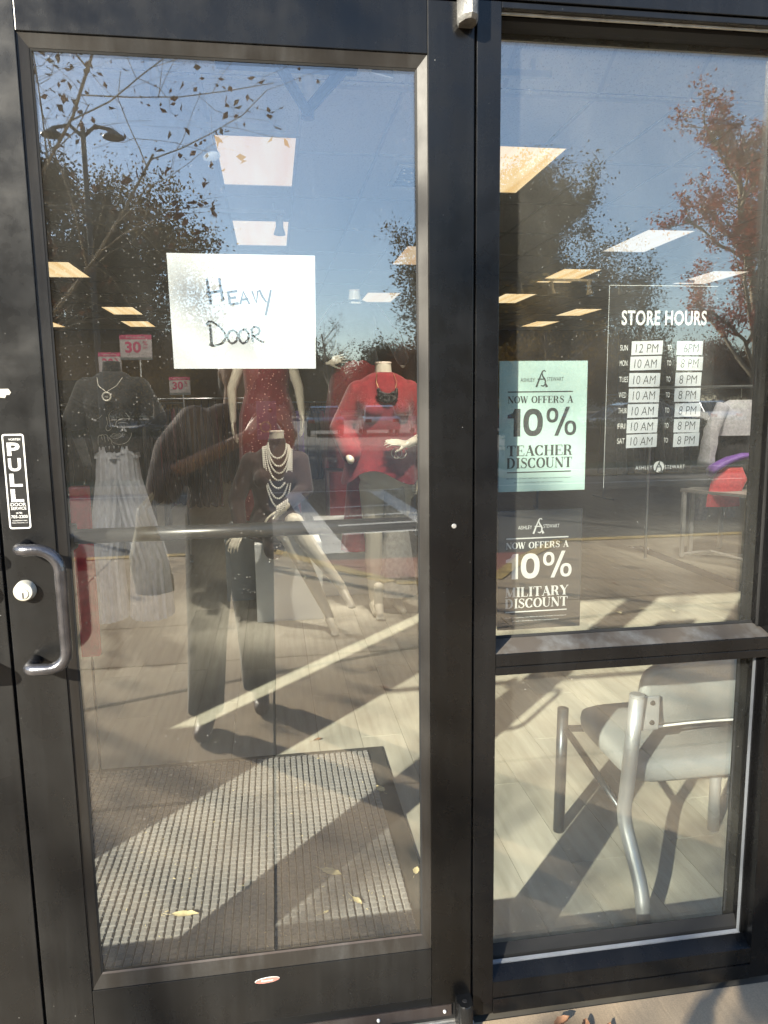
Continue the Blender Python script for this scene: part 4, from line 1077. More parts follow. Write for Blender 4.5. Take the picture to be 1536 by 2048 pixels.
def pad(x0, x1, y0, y1, zf, th, n=12, edge=.7):
    """upholstered pad: superellipse plan, crowned"""
    rs = []
    for s_, zz in ((.93, -th/2), (.99, -th*.3), (1, 0), (.985, th*.3), (.9, th*.46), (.6, th*.56), (.25, th*.6)):
        ring = []
        for k in range(32):
            a = 2*math.pi*k/32; ca, sa = math.cos(a), math.sin(a)
            px = (x0+x1)/2+(x1-x0)/2*s_*math.copysign(abs(ca)**.35, ca); py = (y0+y1)/2+(y1-y0)/2*s_*math.copysign(abs(sa)**.35, sa)
            ring.append((px, py, zf(px, py)+zz))
        rs.append(ring)
    return MB().rings(rs)
sx = pad(.95, 1.385, .33, .74, lambda x, y: .385+.02*(y-.33), .07).build('seat', M['vinyl'], ch, True)
# backrest: curved pad between the posts
rs = []
for s_, dy in ((.9, -.022), (.98, -.016), (1, 0), (.98, .016), (.9, .022)):
    ring = []
    for k in range(40):
        a = 2*math.pi*k/40; ca, sa = math.cos(a), math.sin(a)
        u = s_*math.copysign(abs(ca)**.4, ca); w = s_*math.copysign(abs(sa)**.4, sa)
        x = 1.165+.215*u; z = .628+.092*w-.012*(1-u*u)*(w < 0); y = .30+.05*(1-u*u)*.8-.02*w+dy
        ring.append((x, y, z))
    rs.append(ring)
bk = MB().rings(rs).build('backrest', M['vinyl'], ch, True)
wl = [(1.165+.213*u, .278+.04*(1-u*u)+.012, .54-.012*(1-u*u)) for u in [i/14-1 for i in range(29)]]
MB().tube(wl, .0035, 6).build('piping', M['stitch'], bk, smooth=True)
MB().bevbox((.943, .272, .545), (.995, .277, .640), .004).build('bracket_plate', M['pipe'], ch)
for z in (.621, .566): MB().lathe((.975, .268, z), [(.0055, 0), (.0075, .004)], 12, 'y').build('bracket_bolt', M['bolt'], ch)

# ------------------------------------------------------------------ plinths
def plinth(x0, x1, y0, y1, h, m, lab, **k):
    t = MB().bevbox((x0, y0, .001), (x1, y1, h), .002).build('display_plinth', M[m]); tag(t, lab, 'display box', 'display boxes in the window'); return t
plinth(-.146, .290, 3.30, 3.72, .525, 'plinth', 'front pale box that the black-dressed seated mannequin sits on')
plinth(-.374, -.150, 3.88, 4.55, .49, 'plinth_grey', 'blue grey box standing left of and behind the seat box')
plinth(.30, .93, 3.88, 4.60, .50, 'plinth', 'low pale box behind the crossed mannequin legs')
plinth(-.12, .28, 3.90, 4.75, .44, 'plinth_grey', 'grey box under the red sequin dress mannequin, behind the seat box')
plinth(.46, .95, 4.75, 5.3, .85, 'red_deep', 'tall box wrapped in deep red cloth under the high mannequin')

# ------------------------------------------------------------------ bodies
def cap(mb, p0, r0_, p1, r1_, n=12):
    """tapered capsule"""
    p0 = Vector(p0); p1 = Vector(p1); d = (p1-p0); L_ = d.length; d.normalize()
    pts = []; rad = []
    for a in (-80, -50, -20): pts.append(p0+d*r0_*math.sin(R(a))); rad.append(r0_*math.cos(R(a)))
    pts.append(p0); rad.append(r0_); pts.append(p1); rad.append(r1_)
    for a in (20, 50, 80): pts.append(p1+d*r1_*math.sin(R(a))); rad.append(r1_*math.cos(R(a)))
    mb.tube(pts, rad, n)
def ell(c, rx, ry, rot, n=20, tilt=None):
    """ellipse ring, rot = turn about z"""
    o = []
    for k in range(n):
        a = 2*math.pi*k/n; x, y = rx*math.cos(a), ry*math.sin(a)
        v = Vector((x*math.cos(rot)-y*math.sin(rot), x*math.sin(rot)+y*math.cos(rot), 0))
        if tilt: v = tilt @ v
        o.append((c[0]+v.x, c[1]+v.y, c[2]+v.z))
    return o
def torso(mb, secs, rot=0, n=20):
    mb.rings([ell(c, rx, ry, rot, n) for c, rx, ry in secs])
def hand_geo(mb, wrist, dirv, side, palm_n, L_=.17, curl=.25, spread=.10, r_=.0082):
    """palm, four unequal bent fingers and a thumb that leaves the side of the palm"""
    w = Vector(wrist); d = Vector(dirv).normalized(); nrm = Vector(palm_n).normalized(); nrm = (nrm-d*nrm.dot(d)).normalized(); s_ = d.cross(nrm).normalized()*side
    pe = w+d*L_*.46
    for k in range(4):
        o_ = (k-1.5)*.0195
        cap(mb, w+s_*o_*.55, .0135, pe+s_*o_, .0105, 8)
    for k, (fl, off) in enumerate(((.80, -1.5), (.93, -.5), (1.0, .5), (.90, 1.5))):
        base = pe+s_*off*.0195; fd = (d+s_*off*spread*.5).normalized(); tot = L_*.52*fl; p = base
        for j, f in enumerate((.42, .32, .26)):
            a = curl*(j+.5); dd = (fd*math.cos(a)+nrm*math.sin(a)).normalized(); q = p+dd*tot*f
            cap(mb, p, r_*(1-.10*j), q, r_*(1-.10*(j+1)), 7); p = q
    tb = w+d*L_*.12-s_*-.0*1+s_*.024; td = (d*.75+s_*.6+nrm*.25).normalized()
    p = tb
    for j, f in enumerate((.22, .18, .15)):
        q = p+td*L_*f; cap(mb, p, .0115-.0012*j, q, .0102-.0012*j, 7); p = q; td = (td+d*.22+nrm*.1).normalized()
def fuse(mb, name, mat, parent, vox=.0065, sm=4):
    o = mb.build(name, mat, parent, fix=True)
    r_ = o.modifiers.new('r', 'REMESH'); r_.mode = 'VOXEL'; r_.voxel_size = vox; r_.use_smooth_shade = True
    s_ = o.modifiers.new('s', 'SMOOTH'); s_.iterations = sm; s_.factor = .5
    baked(o); o.data.polygons.foreach_set('use_smooth', [True]*len(o.data.polygons)); return o
def cloth(name, mat, parent, secs, folds=0, amp=0, phase=0, n=48, twist=0, capit=False, jag=0):
    """garment shell: list of (centre, rx, ry, fold strength)"""
    rs = []
    for i, s_ in enumerate(secs):
        c, rx, ry = s_[:3]; fa = s_[3] if len(s_) > 3 else 1
        ring = []
        for k in range(n):
            a = 2*math.pi*k/n
            w = 1+amp*fa*(math.sin(folds*a+phase+twist*i)+.5*math.sin(folds*1.7*a+2*phase+.4*i))
            z = c[2]+(jag*math.sin(3*a+phase) if i == len(secs)-1 else 0)
            ring.append((c[0]+rx*w*math.cos(a), c[1]+ry*w*math.sin(a), z))
        rs.append(ring)
    # refine between sections
    out = []
    for i in range(len(rs)-1):
        m = 4
        for j in range(m):
            t = j/m; tt = t
            out.append([tuple(rs[i][k][q]*(1-tt)+rs[i+1][k][q]*tt for q in range(3)) for k in range(n)])
    out.append(rs[-1])
    return MB().rings(out, capit).build(name, M[mat] if isinstance(mat, str) else mat, parent, True, False)
def limb_sleeve(name, mat, parent, pts, rads, wrinkle=.06, n=16):
    P_ = []; r_ = []
    for i in range(len(pts)-1):
        for j in range(6):
            t = j/6; P_.append(Vector(pts[i]).lerp(Vector(pts[i+1]), t)); r_.append((rads[i]*(1-t)+rads[i+1]*t)*(1+wrinkle*math.sin(i*3+j*2.1)))
    P_.append(Vector(pts[-1])); r_.append(rads[-1])
    return MB().tube(P_, r_, n).build(name, M[mat], parent, smooth=True)
def standing_body(mb, x, y, z0, k, arms, legs=True, rot=0):
    """headless display body, height to the neck top about 1.55*k"""
    Z = lambda z: z0+z*k
    torso(mb, [((x, y, Z(.78)), .155*k, .11*k), ((x, y, Z(.88)), .185*k, .125*k), ((x, y, Z(.98)), .165*k, .115*k), ((x, y, Z(1.08)), .125*k, .095*k), ((x, y-.005, Z(1.18)), .145*k, .105*k),
               ((x, y-.012, Z(1.27)), .160*k, .12*k), ((x, y, Z(1.36)), .165*k, .095*k), ((x, y+.005, Z(1.42)), .12*k, .07*k), ((x, y+.005, Z(1.45)), .055*k, .052*k), ((x, y+.002, Z(1.53)), .047*k, .050*k)], rot)
    for s_ in (-1, 1): mb.sphere((x+s_*.07*k, y-.060*k, Z(1.25)), .058*k, 12, 8)
    for pts, rads in arms:
        for i in range(len(pts)-1): cap(mb, pts[i], rads[i], pts[i+1], rads[i+1])
    if legs:
        for s_ in (-1, 1):
            cap(mb, (x+s_*.085*k, y, Z(.80)), .092*k, (x+s_*.075*k, y-.01, Z(.46)), .056*k); cap(mb, (x+s_*.075*k, y-.01, Z(.46)), .055*k, (x+s_*.075*k, y+.01, Z(.30)), .056*k)
            cap(mb, (x+s_*.075*k, y+.01, Z(.30)), .055*k, (x+s_*.075*k, y+.02, Z(.08)), .032*k); cap(mb, (x+s_*.075*k, y+.02, Z(.04)), .034*k, (x+s_*.085*k, y-.13*k, Z(.025)), .022*k)
def neck_cap(parent, c, r_, k=1, tilt=0):
    return MB().lathe(c, [(r_, 0), (r_*1.01, .006), (r_*.97, .012)], 24).build('neck_cap', M['neckcap'], parent, smooth=False)
def pearls(parent, pts, r_, name='pearl_strand', mat='pearl'):
    mb = MB(); d = 0; last = Vector(pts[0])
    for i in range(len(pts)-1):
        a, b = Vector(pts[i]), Vector(pts[i+1]); L_ = (b-a).length; t = 0
        while True:
            need = 2*r_-d
            if t+need > L_: d += L_-t; break
            t += need; d = 0; p = a.lerp(b, t/L_); mb.sphere(p, r_, 7, 5)
    return mb.build(name, M[mat], parent, smooth=True, fix=False)
def drape(cx_, cy_, zt, w, drop, dy, n=22):
    return [(cx_+w*math.cos(math.pi*i/n), cy_-dy*math.sin(math.pi*i/n), zt-drop*max(0, math.sin(math.pi*i/n))**.9) for i in range(n+1)]

# seated mannequin, black maroon dress and pearls
t = thing('mannequin', 'headless seated mannequin in dark dress with many strands of pearls', 'mannequin')
X0, Y0 = .0, 3.52
b = MB()
torso(b, [((X0, Y0+.02, .53), .17, .15), ((X0, Y0+.02, .63), .165, .14), ((X0, Y0+.01, .75), .125, .10), ((X0, Y0-.0, .87), .145, .11), ((X0+.005, Y0-.012, .96), .16, .12), ((X0+.01, Y0, 1.05), .165, .095), ((X0+.015, Y0, 1.11), .12, .07), ((X0+.02, Y0-.002, 1.145), .056, .054), ((X0+.024, Y0-.006, 1.245), .046, .049)])
for s_ in (-1, 1): b.sphere((X0+s_*.07, Y0-.085, .94), .065, 12, 8)
cap(b, (-.155, 3.51, 1.05), .052, (-.25, 3.52, .80), .042); cap(b, (-.25, 3.52, .80), .040, (-.235, 3.44, .60), .024)
hand_geo(b, (-.238, 3.43, .585), (-.35, -.5, -.55), -1, (0, .3, -1), .165, .35)
cap(b, (.17, 3.50, 1.05), .052, (.185, 3.42, .86), .040); cap(b, (.185, 3.42, .86), .038, (.05, 3.20, .775), .024)
hand_geo(b, (.035, 3.18, .765), (-.85, -.25, -.42), 1, (.2, -.2, -1), .165, .35)
# thighs to knees, shins forward to the right, crossed
cap(b, (-.06, 3.50, .60), .088, (.06, 3.16, .615), .058); cap(b, (.06, 3.16, .615), .055, (.15, 3.10, .45), .054); cap(b, (.15, 3.10, .45), .053, (.315, 3.04, .09), .028)
cap(b, (.31, 3.04, .075), .030, (.335, 2.95, .03), .024); cap(b, (.335, 2.95, .03), .026, (.345, 2.915, .022), .020)
cap(b, (.09, 3.50, .62), .088, (.115, 3.12, .690), .058); cap(b, (.115, 3.12, .690), .055, (.20, 3.05, .55), .052); cap(b, (.20, 3.05, .55), .051, (.395, 2.97, .29), .027)
cap(b, (.395, 2.97, .275), .029, (.43, 2.90, .215), .024); cap(b, (.43, 2.90, .215), .025, (.44, 2.87, .20), .019)
for k in range(5):
    cap(b, (.333+.009*(k-2), 2.915, .020), .0075, (.338+.010*(k-2), 2.893+.003*abs(k-1), .014), .0065, 7)
    cap(b, (.433+.009*(k-2), 2.875, .205), .0075, (.438+.010*(k-2), 2.850+.003*abs(k-1), .195), .0065, 7)
fuse(b, 'body', M['mannequin'], t, .006, 3)
neck_cap(t, (X0+.024, Y0-.006, 1.240), .050)
d = MB()
torso(d, [((X0, Y0+.0, .535), .20, .20), ((X0, Y0+.01, .66), .18, .155), ((X0, Y0+.01, .76), .142, .118), ((X0, Y0-.0, .87), .158, .13), ((X0+.005, Y0-.012, .96), .172, .14), ((X0+.01, Y0, 1.05), .176, .11), ((X0+.015, Y0, 1.115), .125, .08), ((X0+.02, Y0-.002, 1.16), .064, .062), ((X0+.024, Y0-.005, 1.205), .056, .058)])
for s_ in (-1, 1): d.sphere((X0+s_*.07, Y0-.088, .94), .072, 12, 8)
cap(d, (-.155, 3.51, 1.05), .066, (-.26, 3.52, .80), .060); cap(d, (-.26, 3.52, .80), .058, (-.24, 3.45, .64), .046)
cap(d, (.17, 3.50, 1.05), .066, (.195, 3.42, .86), .060); cap(d, (.195, 3.42, .86), .056, (.09, 3.26, .80), .046)
cap(d, (-.06, 3.50, .60), .108, (.02, 3.26, .60), .088); cap(d, (.09, 3.50, .62), .108, (.09, 3.25, .66), .090); cap(d, (-.02, 3.40, .56), .08, (-.02, 3.24, .50), .07)
fuse(d, 'dress', M['maroon'], t, .009, 5)
for i, (w, dr) in enumerate(((.060, .10), (.066, .145), (.072, .185), (.078, .225), (.084, .27), (.090, .33), (.095, .385))):
    pearls(t, [(p[0]+.006*math.sin(i), p[1]-.02-.10*max(0, (1.16-p[2]))**.6*.55, p[2]) for p in drape(X0+.025, Y0-.045, 1.175-.006*i, w, dr, .05+.006*i, 26)], .0068)
for i in range(6):
    c_ = Vector((.068-.013*i, 3.235-.02*i, .785-.006*i)); pearls(t, [(c_.x+.008*math.sin(a), c_.y+.038*math.cos(a), c_.z+.038*math.sin(a)) for a in [2*math.pi*q/16 for q in range(17)]], .0066)

# red sequin dress mannequin
t = thing('mannequin', 'mannequin in a red sequin dress, hidden above by the paper sign', 'mannequin')
X1, Y1, Z1 = -.035, 4.32, .442
b = MB()
standing_body(b, X1, Y1, Z1, 1.0, [([(X1-.165, Y1, Z1+1.37), (X1-.265, Y1-.01, Z1+1.10), (X1-.262, Y1-.03, Z1+.86)], [.046, .038, .024]), ([(X1+.165, Y1, Z1+1.37), (X1+.245, Y1-.01, Z1+1.10), (X1+.262, Y1-.03, Z1+.90)], [.046, .038, .024])])
hand_geo(b, (X1-.262, Y1-.03, Z1+.86), (.05, 0, -1), 1, (.9, -.3, 0), .175, .2)
hand_geo(b, (X1+.262, Y1-.03, Z1+.90), (0, 0, -1), -1, (-.9, -.3, 0), .175, .2)
fuse(b, 'body', M['mannequin'], t, .007, 3); neck_cap(t, (X1, Y1+.002, Z1+1.525), .050)
cloth('dress', 'red_sequin', t, [((X1, Y1, Z1+1.42), .13, .085, 0), ((X1, Y1, Z1+1.36), .175, .11, 0), ((X1, Y1, Z1+1.27), .180, .14, .2), ((X1, Y1, Z1+1.08), .165, .125, .4), ((X1, Y1, Z1+.90), .215, .15, .6), ((X1, Y1, Z1+.70), .225, .155, 1), ((X1, Y1, Z1+.35), .225, .155, 1), ((X1, Y1, Z1+.10), .235, .165, 1.2)], 7, .035)

# crimson tunic mannequin at right of the door glass
t = thing('mannequin', 'headless mannequin in a crimson tunic with chunky black necklace by the hinge side', 'mannequin')
X2, Y2 = .735, 3.42; k2 = 1.10
b = MB()
standing_body(b, X2, Y2, 0, k2, [([(X2-.18, Y2, 1.50), (X2-.30, Y2+.02, 1.26), (X2-.245, Y2-.16, 1.06)], [.05, .04, .026]), ([(X2+.18, Y2, 1.50), (X2+.315, Y2-.02, 1.22), (X2+.12, Y2-.22, 1.16)], [.05, .042, .026])])
hand_geo(b, (X2+.12, Y2-.22, 1.16), (-.95, -.2, .16), 1, (0, .6, -1), .17, .25)
hand_geo(b, (X2+.19, Y2-.05, .955), (.08, 0, -1), 1, (-.9, -.3, 0), .17, .2)
cap(b, (X2+.30, Y2, 1.25), .04, (X2+.19, Y2-.05, .955), .024)
fuse(b, 'body', M['mannequin'], t, .007, 3); neck_cap(t, (X2, Y2+.002, 1.68), .055)
b = MB(); cap(b, (.665, 3.30, .20), .034, (.662, 3.29, .10), .030); cap(b, (.662, 3.29, .075), .033, (.660, 3.20, .035), .026)
for k in range(5): cap(b, (.660+.011*(k-2), 3.20, .024), .0085, (.660+.013*(k-2), 3.172+.003*abs(k-3), .014), .0075, 7)
fuse(b, 'foot', M['mannequin'], t, .006, 2)
d = MB()
torso(d, [((X2, Y2, 1.10), .225, .175), ((X2, Y2, 1.2), .205, .16), ((X2, Y2-.005, 1.33), .20, .155), ((X2, Y2-.01, 1.44), .215, .16), ((X2, Y2, 1.54), .20, .12), ((X2, Y2, 1.60), .12, .09), ((X2, Y2, 1.625), .07, .065)])
for s_ in (-1, 1): d.sphere((X2+s_*.08, Y2-.105, 1.38), .08, 12, 8)
cap(d, (X2-.17, Y2, 1.50), .078, (X2-.29, Y2+.02, 1.26), .075); cap(d, (X2-.29, Y2+.02, 1.26), .072, (X2-.235, Y2-.10, 1.10), .07)
cap(d, (X2+.17, Y2, 1.50), .078, (X2+.30, Y2-.02, 1.24), .075); cap(d, (X2+.30, Y2-.02, 1.24), .07, (X2+.25, Y2-.12, 1.20), .058); cap(d, (X2+.29, Y2, 1.24), .07, (X2+.195, Y2-.04, 1.03), .052)
fuse(d, 'tunic', M['red_knit'], t, .011, 5)
cloth('tunic_skirt', 'red_knit', t, [((X2, Y2, 1.16), .222, .172, 0), ((X2-.01, Y2, 1.05), .25, .19, .5), ((X2-.02, Y2, .94), .27, .21, 1)], 6, .04, 1.0, jag=.05)
cloth('trouser_leg', 'pale_cloth', t, [((.80, Y2, .95), .10, .11, 0), ((.805, Y2, .6), .085, .10, .5), ((.815, Y2-.02, .12), .135, .12, 1)], 5, .05)
cloth('trouser_leg', 'red_deep', t, [((.60, Y2+.05, .95), .11, .11, 0), ((.56, Y2+.08, .62), .10, .10, .5), ((.55, Y2+.1, .42), .11, .10, 1)], 5, .05)
for s_ in (-1, 1): MB().tube([(X2+s_*.055, Y2-.075, 1.62), (X2+s_*.066, Y2-.135, 1.56), (X2+s_*.05, Y2-.165, 1.50)], .002, 6).build('necklace_chain', M['gold'], t)
nb = MB(); r9 = random.Random(4)
for i in range(46):
    a = math.pi*(i % 12)/11; nb.sphere((X2+.058*math.cos(a), Y2-.172-.006*r9.random(), 1.50-.030*math.sin(a)-.014*(i//12)+.008), .011+.003*r9.random(), 6, 4)
nb.build('black_bib', M['bolt'], t, smooth=True)
for cx_ in (.80, .828): pearls(t, [(cx_-.02+.034*math.cos(a), 3.185, 1.105+.034*math.sin(a)) for a in [2*math.pi*q/20 for q in range(21)]], .0035, 'bangle')

# high mannequin, dark top, behind
t = thing('mannequin', 'tall headless mannequin in a dark top with short pearl necklace, on the red box', 'mannequin')
X3, Y3, Z3 = .735, 5.02, .852
b = MB(); Zz = Z3-.0
standing_body(b, X3, Y3, Zz, 1.0, [([(X3-.165, Y3, Zz+1.37), (X3-.33, Y3+.03, Zz+1.12), (X3-.235, Y3-.14, Zz+.93)], [.046, .038, .024]), ([(X3+.165, Y3, Zz+1.37), (X3+.34, Y3+.05, Zz+1.14), (X3+.42, Y3+.02, Zz+.90)], [.046, .038, .024])])
hand_geo(b, (X3-.265, Y3-.14, Zz+.925), (.95, -.1, .2), -1, (0, 1, -.2), .18, .12)
fuse(b, 'body', M['mannequin'], t, .008, 3); neck_cap(t, (X3, Y3+.002, Zz+1.525), .050)
d = MB()
torso(d, [((X3, Y3, Zz+.80), .21, .15), ((X3, Y3, Zz+.95), .20, .14), ((X3, Y3, Zz+1.1), .165, .125), ((X3, Y3-.01, Zz+1.26), .185, .15), ((X3, Y3, Zz+1.36), .185, .115), ((X3, Y3, Zz+1.43), .12, .08), ((X3, Y3, Zz+1.455), .066, .06)])
cap(d, (X3-.16, Y3, Zz+1.37), .065, (X3-.33, Y3+.03, Zz+1.12), .075); cap(d, (X3-.33, Y3+.03, Zz+1.12), .072, (X3-.255, Y3-.11, Zz+.96), .060)
cap(d, (X3+.16, Y3, Zz+1.37), .065, (X3+.34, Y3+.05, Zz+1.14), .075); cap(d, (X3+.34, Y3+.05, Zz+1.14), .072, (X3+.42, Y3+.02, Zz+.95), .058)
fuse(d, 'top', M['blacktee'], t, .011, 5)
cloth('skirt', 'red_deep', t, [((X3, Y3, Zz+.98), .16, .13, 0), ((X3, Y3, Zz+.85), .215, .16, .5), ((X3-.02, Y3, Zz+.5), .25, .18, 1), ((X3-.03, Y3, Zz+.02), .28, .2, 1)], 9, .04)
for r_, dz in ((.075, 0), (.082, -.008)):
    pearls(t, [(X3+r_*math.cos(a), Y3-.01+r_*.95*math.sin(a), Zz+1.452+dz-.028*(.5-.5*math.sin(a))) for a in [2*math.pi*q/24 for q in range(25)]], .0065)

# left display: black tee with line drawing, silver pleated trousers
t = thing('mannequin', 'headless form in black line-drawing tee and silver pleated trousers, left of the door glass', 'mannequin')
X4, Y4 = -.825, 2.62
b = MB()
torso(b, [((X4, Y4, 1.02), .10, .08), ((X4, Y4, 1.2), .095, .08), ((X4, Y4, 1.32), .12, .09), ((X4, Y4-.01, 1.42), .135, .10), ((X4, Y4, 1.52), .135, .08), ((X4, Y4, 1.57), .09, .06), ((X4, Y4, 1.60), .05, .045), ((X4, Y4, 1.66), .043, .043)])
cap(b, (X4-.13, Y4, 1.52), .04, (X4-.20, Y4+.02, 1.28), .033); cap(b, (X4-.20, Y4+.02, 1.28), .032, (X4-.145, Y4-.04, 1.12), .022)
cap(b, (X4+.13, Y4, 1.52), .04, (X4+.20, Y4+.02, 1.28), .033)
fuse(b, 'body', M['blacktee'], t, .008, 3)
d = MB(); 
torso(d, [((X4, Y4, 1.18), .118, .10), ((X4, Y4, 1.25), .125, .10), ((X4, Y4-.005, 1.36), .145, .115), ((X4, Y4-.01, 1.44), .155, .12), ((X4, Y4, 1.53), .15, .095), ((X4, Y4, 1.585), .09, .07), ((X4, Y4, 1.605), .06, .055)])
cap(d, (X4-.13, Y4, 1.52), .062, (X4-.20, Y4+.01, 1.36), .068); cap(d, (X4+.13, Y4, 1.52), .062, (X4+.20, Y4+.01, 1.36), .068)
fuse(d, 'tee', M['blacktee'], t, .010, 5)
def on_tee(px, py): # drawing grid (photo units) to the tee front
    x = X4+(px-228)/357; z = 1.217+(893-py)/355
    return (x, Y4-.128+.10*abs(px-228)/60*.5, z)
for ln in ([(203, 842), (212, 838), (217, 828), (224, 820), (234, 818), (243, 818)], [(229, 855), (226, 835), (232, 827), (244, 825), (254, 829), (262, 842)], [(222, 838), (224, 850), (219, 858), (222, 864), (230, 860), (229, 854)],
           [(236, 856), (239, 846), (246, 842), (261, 842)], [(241, 850), (246, 848), (252, 849), (258, 851)], [(227, 873), (233, 868), (238, 870), (244, 869), (247, 873), (240, 877), (232, 877), (227, 873)], [(229, 873), (245, 873)],
           [(203, 889), (204, 873), (209, 870), (212, 880)], [(210, 871), (215, 870), (217, 884)], [(216, 870), (221, 870), (223, 882)], [(223, 874), (228, 880), (232, 886), (244, 890), (256, 884), (262, 874), (263, 868)], [(229, 880), (228, 886), (231, 890)]):
    q = [on_tee(*p) for p in ln]; q = bend(q, 3, .35) if len(q) > 2 else q
    MB().tube(q, .0016, 5).build('drawn_line', M['print_line'], t)
MB().tube([(X4-.058, Y4-.085, 1.572), (X4-.045, Y4-.125, 1.53), (X4-.012, Y4-.145, 1.505), (X4-.003, Y4-.147, 1.497)], .0016, 5).build('necklace_chain', M['pearl'], t)
MB().tube([(X4+.068, Y4-.085, 1.572), (X4+.045, Y4-.125, 1.53), (X4+.008, Y4-.145, 1.505), (X4-.003, Y4-.147, 1.497)], .0016, 5).build('necklace_chain', M['pearl'], t)
MB().tube([(X4-.003+.0205*math.cos(a), Y4-.150, 1.474+.0205*math.sin(a)) for a in [2*math.pi*i/24 for i in range(24)]], .0042, 8, closed=True).build('ring_pendant', M['pearl'], t, smooth=True)
text_obj('pendant_word', 'ME', M['pearl'], X4-.003, 1.468, Y4-.150, .010, .017, 0, 0, t, 'CENTER')
# trousers: gathered waist, pleats, flared legs
def pleat_leg(cx0, cx1, wtop, wbot, ph):
    secs = [((cx0, Y4, 1.218), wtop, .092, .5), ((cx0, Y4, 1.17), wtop*1.0, .095, .5), ((cx0, Y4, 1.05), wtop*1.12, .10, 1), ((cx0*.6+cx1*.4, Y4, .85), wtop*1.25, .105, 1.2), ((cx1, Y4, .6), wbot*.86, .12, 1.3), ((cx1, Y4, .285), wbot, .14, 1.4)]
    return cloth('trouser_leg', 'silver_pants', t, secs, 17, .035, ph, n=110)
pleat_leg(X4-.035, X4-.092, .070, .098, 0); pleat_leg(X4+.035, X4+.135, .070, .112, 1.3)
wb = cloth('waistband', 'silver_pants', t, [((X4, Y4, 1.222), .112, .098, 1), ((X4, Y4, 1.19), .109, .095, .6), ((X4, Y4, 1.155), .113, .099, 1)], 32, .03, n=130)

# red fabric panel at left
t = thing('red_banner_stand', 'narrow bright red panel at the left edge of the door glass behind the bar', 'panel')
MB().bevbox((-.735, 1.30, .50), (-.668, 1.335, 1.14), .006).build('red_panel', M['red_bright'], t)
MB().box((-.705, 1.314, .01), (-.697, 1.322, .50)).build('post', M['hanger'], t)
MB().lathe((-.695, 1.317, .001), [(.035, 0), (.035, .006), (.01, .01)], 24).build('base', M['hanger'], t)

# ------------------------------------------------------------------ clothes racks, tables, signs
garm_mats = ['red_knit', 'red_deep', 'maroon', 'blacktee', 'coral', 'purple', 'blouse', 'red_bright']
garm_proto = {}
def garment_mesh(seed):
    r2 = random.Random(seed); rs = []
    L_ = r2.uniform(.75, 1.05)
    for i in range(9):
        t_ = i/8; w = (.06+.15*min(1, t_*5))*(1-.12*math.sin(t_*3))*(1+.25*t_); th = .012+.02*t_
        rs.append([(th*math.cos(2*math.pi*k/16)+.006*math.sin(k*2.4+i)*t_, w*math.sin(2*math.pi*k/16), -t_*L_) for k in range(16)])
    return MB().rings(rs)
def rack(x, y, rz, n, L_, mats, lab, h=1.35, seed=0):
    t = thing('clothes_rack', lab, 'clothes rack', 'clothes racks in the store', (x, y, 0), rz)
    f = MB().tube([(-L_/2, 0, 0.03), (-L_/2, 0, h), (L_/2, 0, h), (L_/2, 0, .03)], .014, 8)
    for s_ in (-1, 1): f.tube([(s_*L_/2, -.28, .03), (s_*L_/2, .28, .03)], .014, 8)
    f.build('rack_frame', M['chrome'], t)
    r2 = random.Random(seed)
    for i in range(n):
        px = -L_/2+.05+(L_-.1)*i/max(1, n-1); mt = mats[int(r2.random()*len(mats))]; sd = int(r2.random()*3)
        key = (sd, mt)
        if key not in garm_proto:
            o = garment_mesh(sd).build('garment', M[mt], None, True); garm_proto[key] = o.data; bpy.data.objects.remove(o)
        o = bpy.data.objects.new('garment', garm_proto[key]); C.objects.link(o); o.parent = t; o.location = (px, 0, h-.10); o.rotation_euler = (0, 0, r2.uniform(-.12, .12))
        if 'hg' not in garm_proto:
            q = MB().tube([(0, -.19, -.03), (0, 0, .035), (0, .19, -.03)], .005, 5).tube([(0, 0, .03), (0, 0, .08), (0, .012, .105), (0, -.008, .118)], .002, 5).build('clothes_hanger', M['hanger'], None); garm_proto['hg'] = q.data; bpy.data.objects.remove(q)
        o = bpy.data.objects.new('clothes_hanger', garm_proto['hg']); C.objects.link(o); o.parent = t; o.location = (px, 0, h-.10)
    return t
rack(-1.55, 5.4, .15, 22, 1.5, ['blacktee', 'maroon', 'blacktee', 'blacktee'], 'clothes rack of black and dark garments behind the line-drawing tee', 1.45, 1)
rack(-1.0, 6.6, .1, 20, 1.5, ['red_deep', 'maroon', 'red_deep', 'blacktee'], 'rack of red garments left of the paper sign bottom corner', 1.5, 2)
rack(-2.6, 7.6, 0, 18, 1.6, ['blacktee', 'wall_dark', 'maroon'], 'dark clothes rack in the left distance below the smaller 30 sign', 1.45, 3)
rack(.25, 7.2, .2, 20, 1.5, ['maroon', 'purple', 'red_deep', 'blacktee'], 'rack of purple and wine garments between the two red mannequins', 1.45, 4)
rack(2.6, 7.8, -.2, 18, 1.6, ['blacktee', 'maroon', 'red_deep', 'blouse'], 'clothes rack behind the mullion in the middle of the store', 1.45, 5)
rack(5.6, 8.6, .1, 20, 1.8, ['blacktee', 'blouse', 'maroon', 'wall_dark'], 'long rack of black and white clothes at the right, behind the blouse', 1.5, 6)
rack(-3.9, 10.2, 0, 18, 1.6, ['wall_dark', 'blacktee'], 'farthest dark rack at the left before the tan wall', 1.4, 7)
rack(3.9, 11.2, 0, 18, 1.6, ['red_deep', 'blacktee', 'purple'], 'rack of mixed clothes far back below the store lights', 1.4, 8)

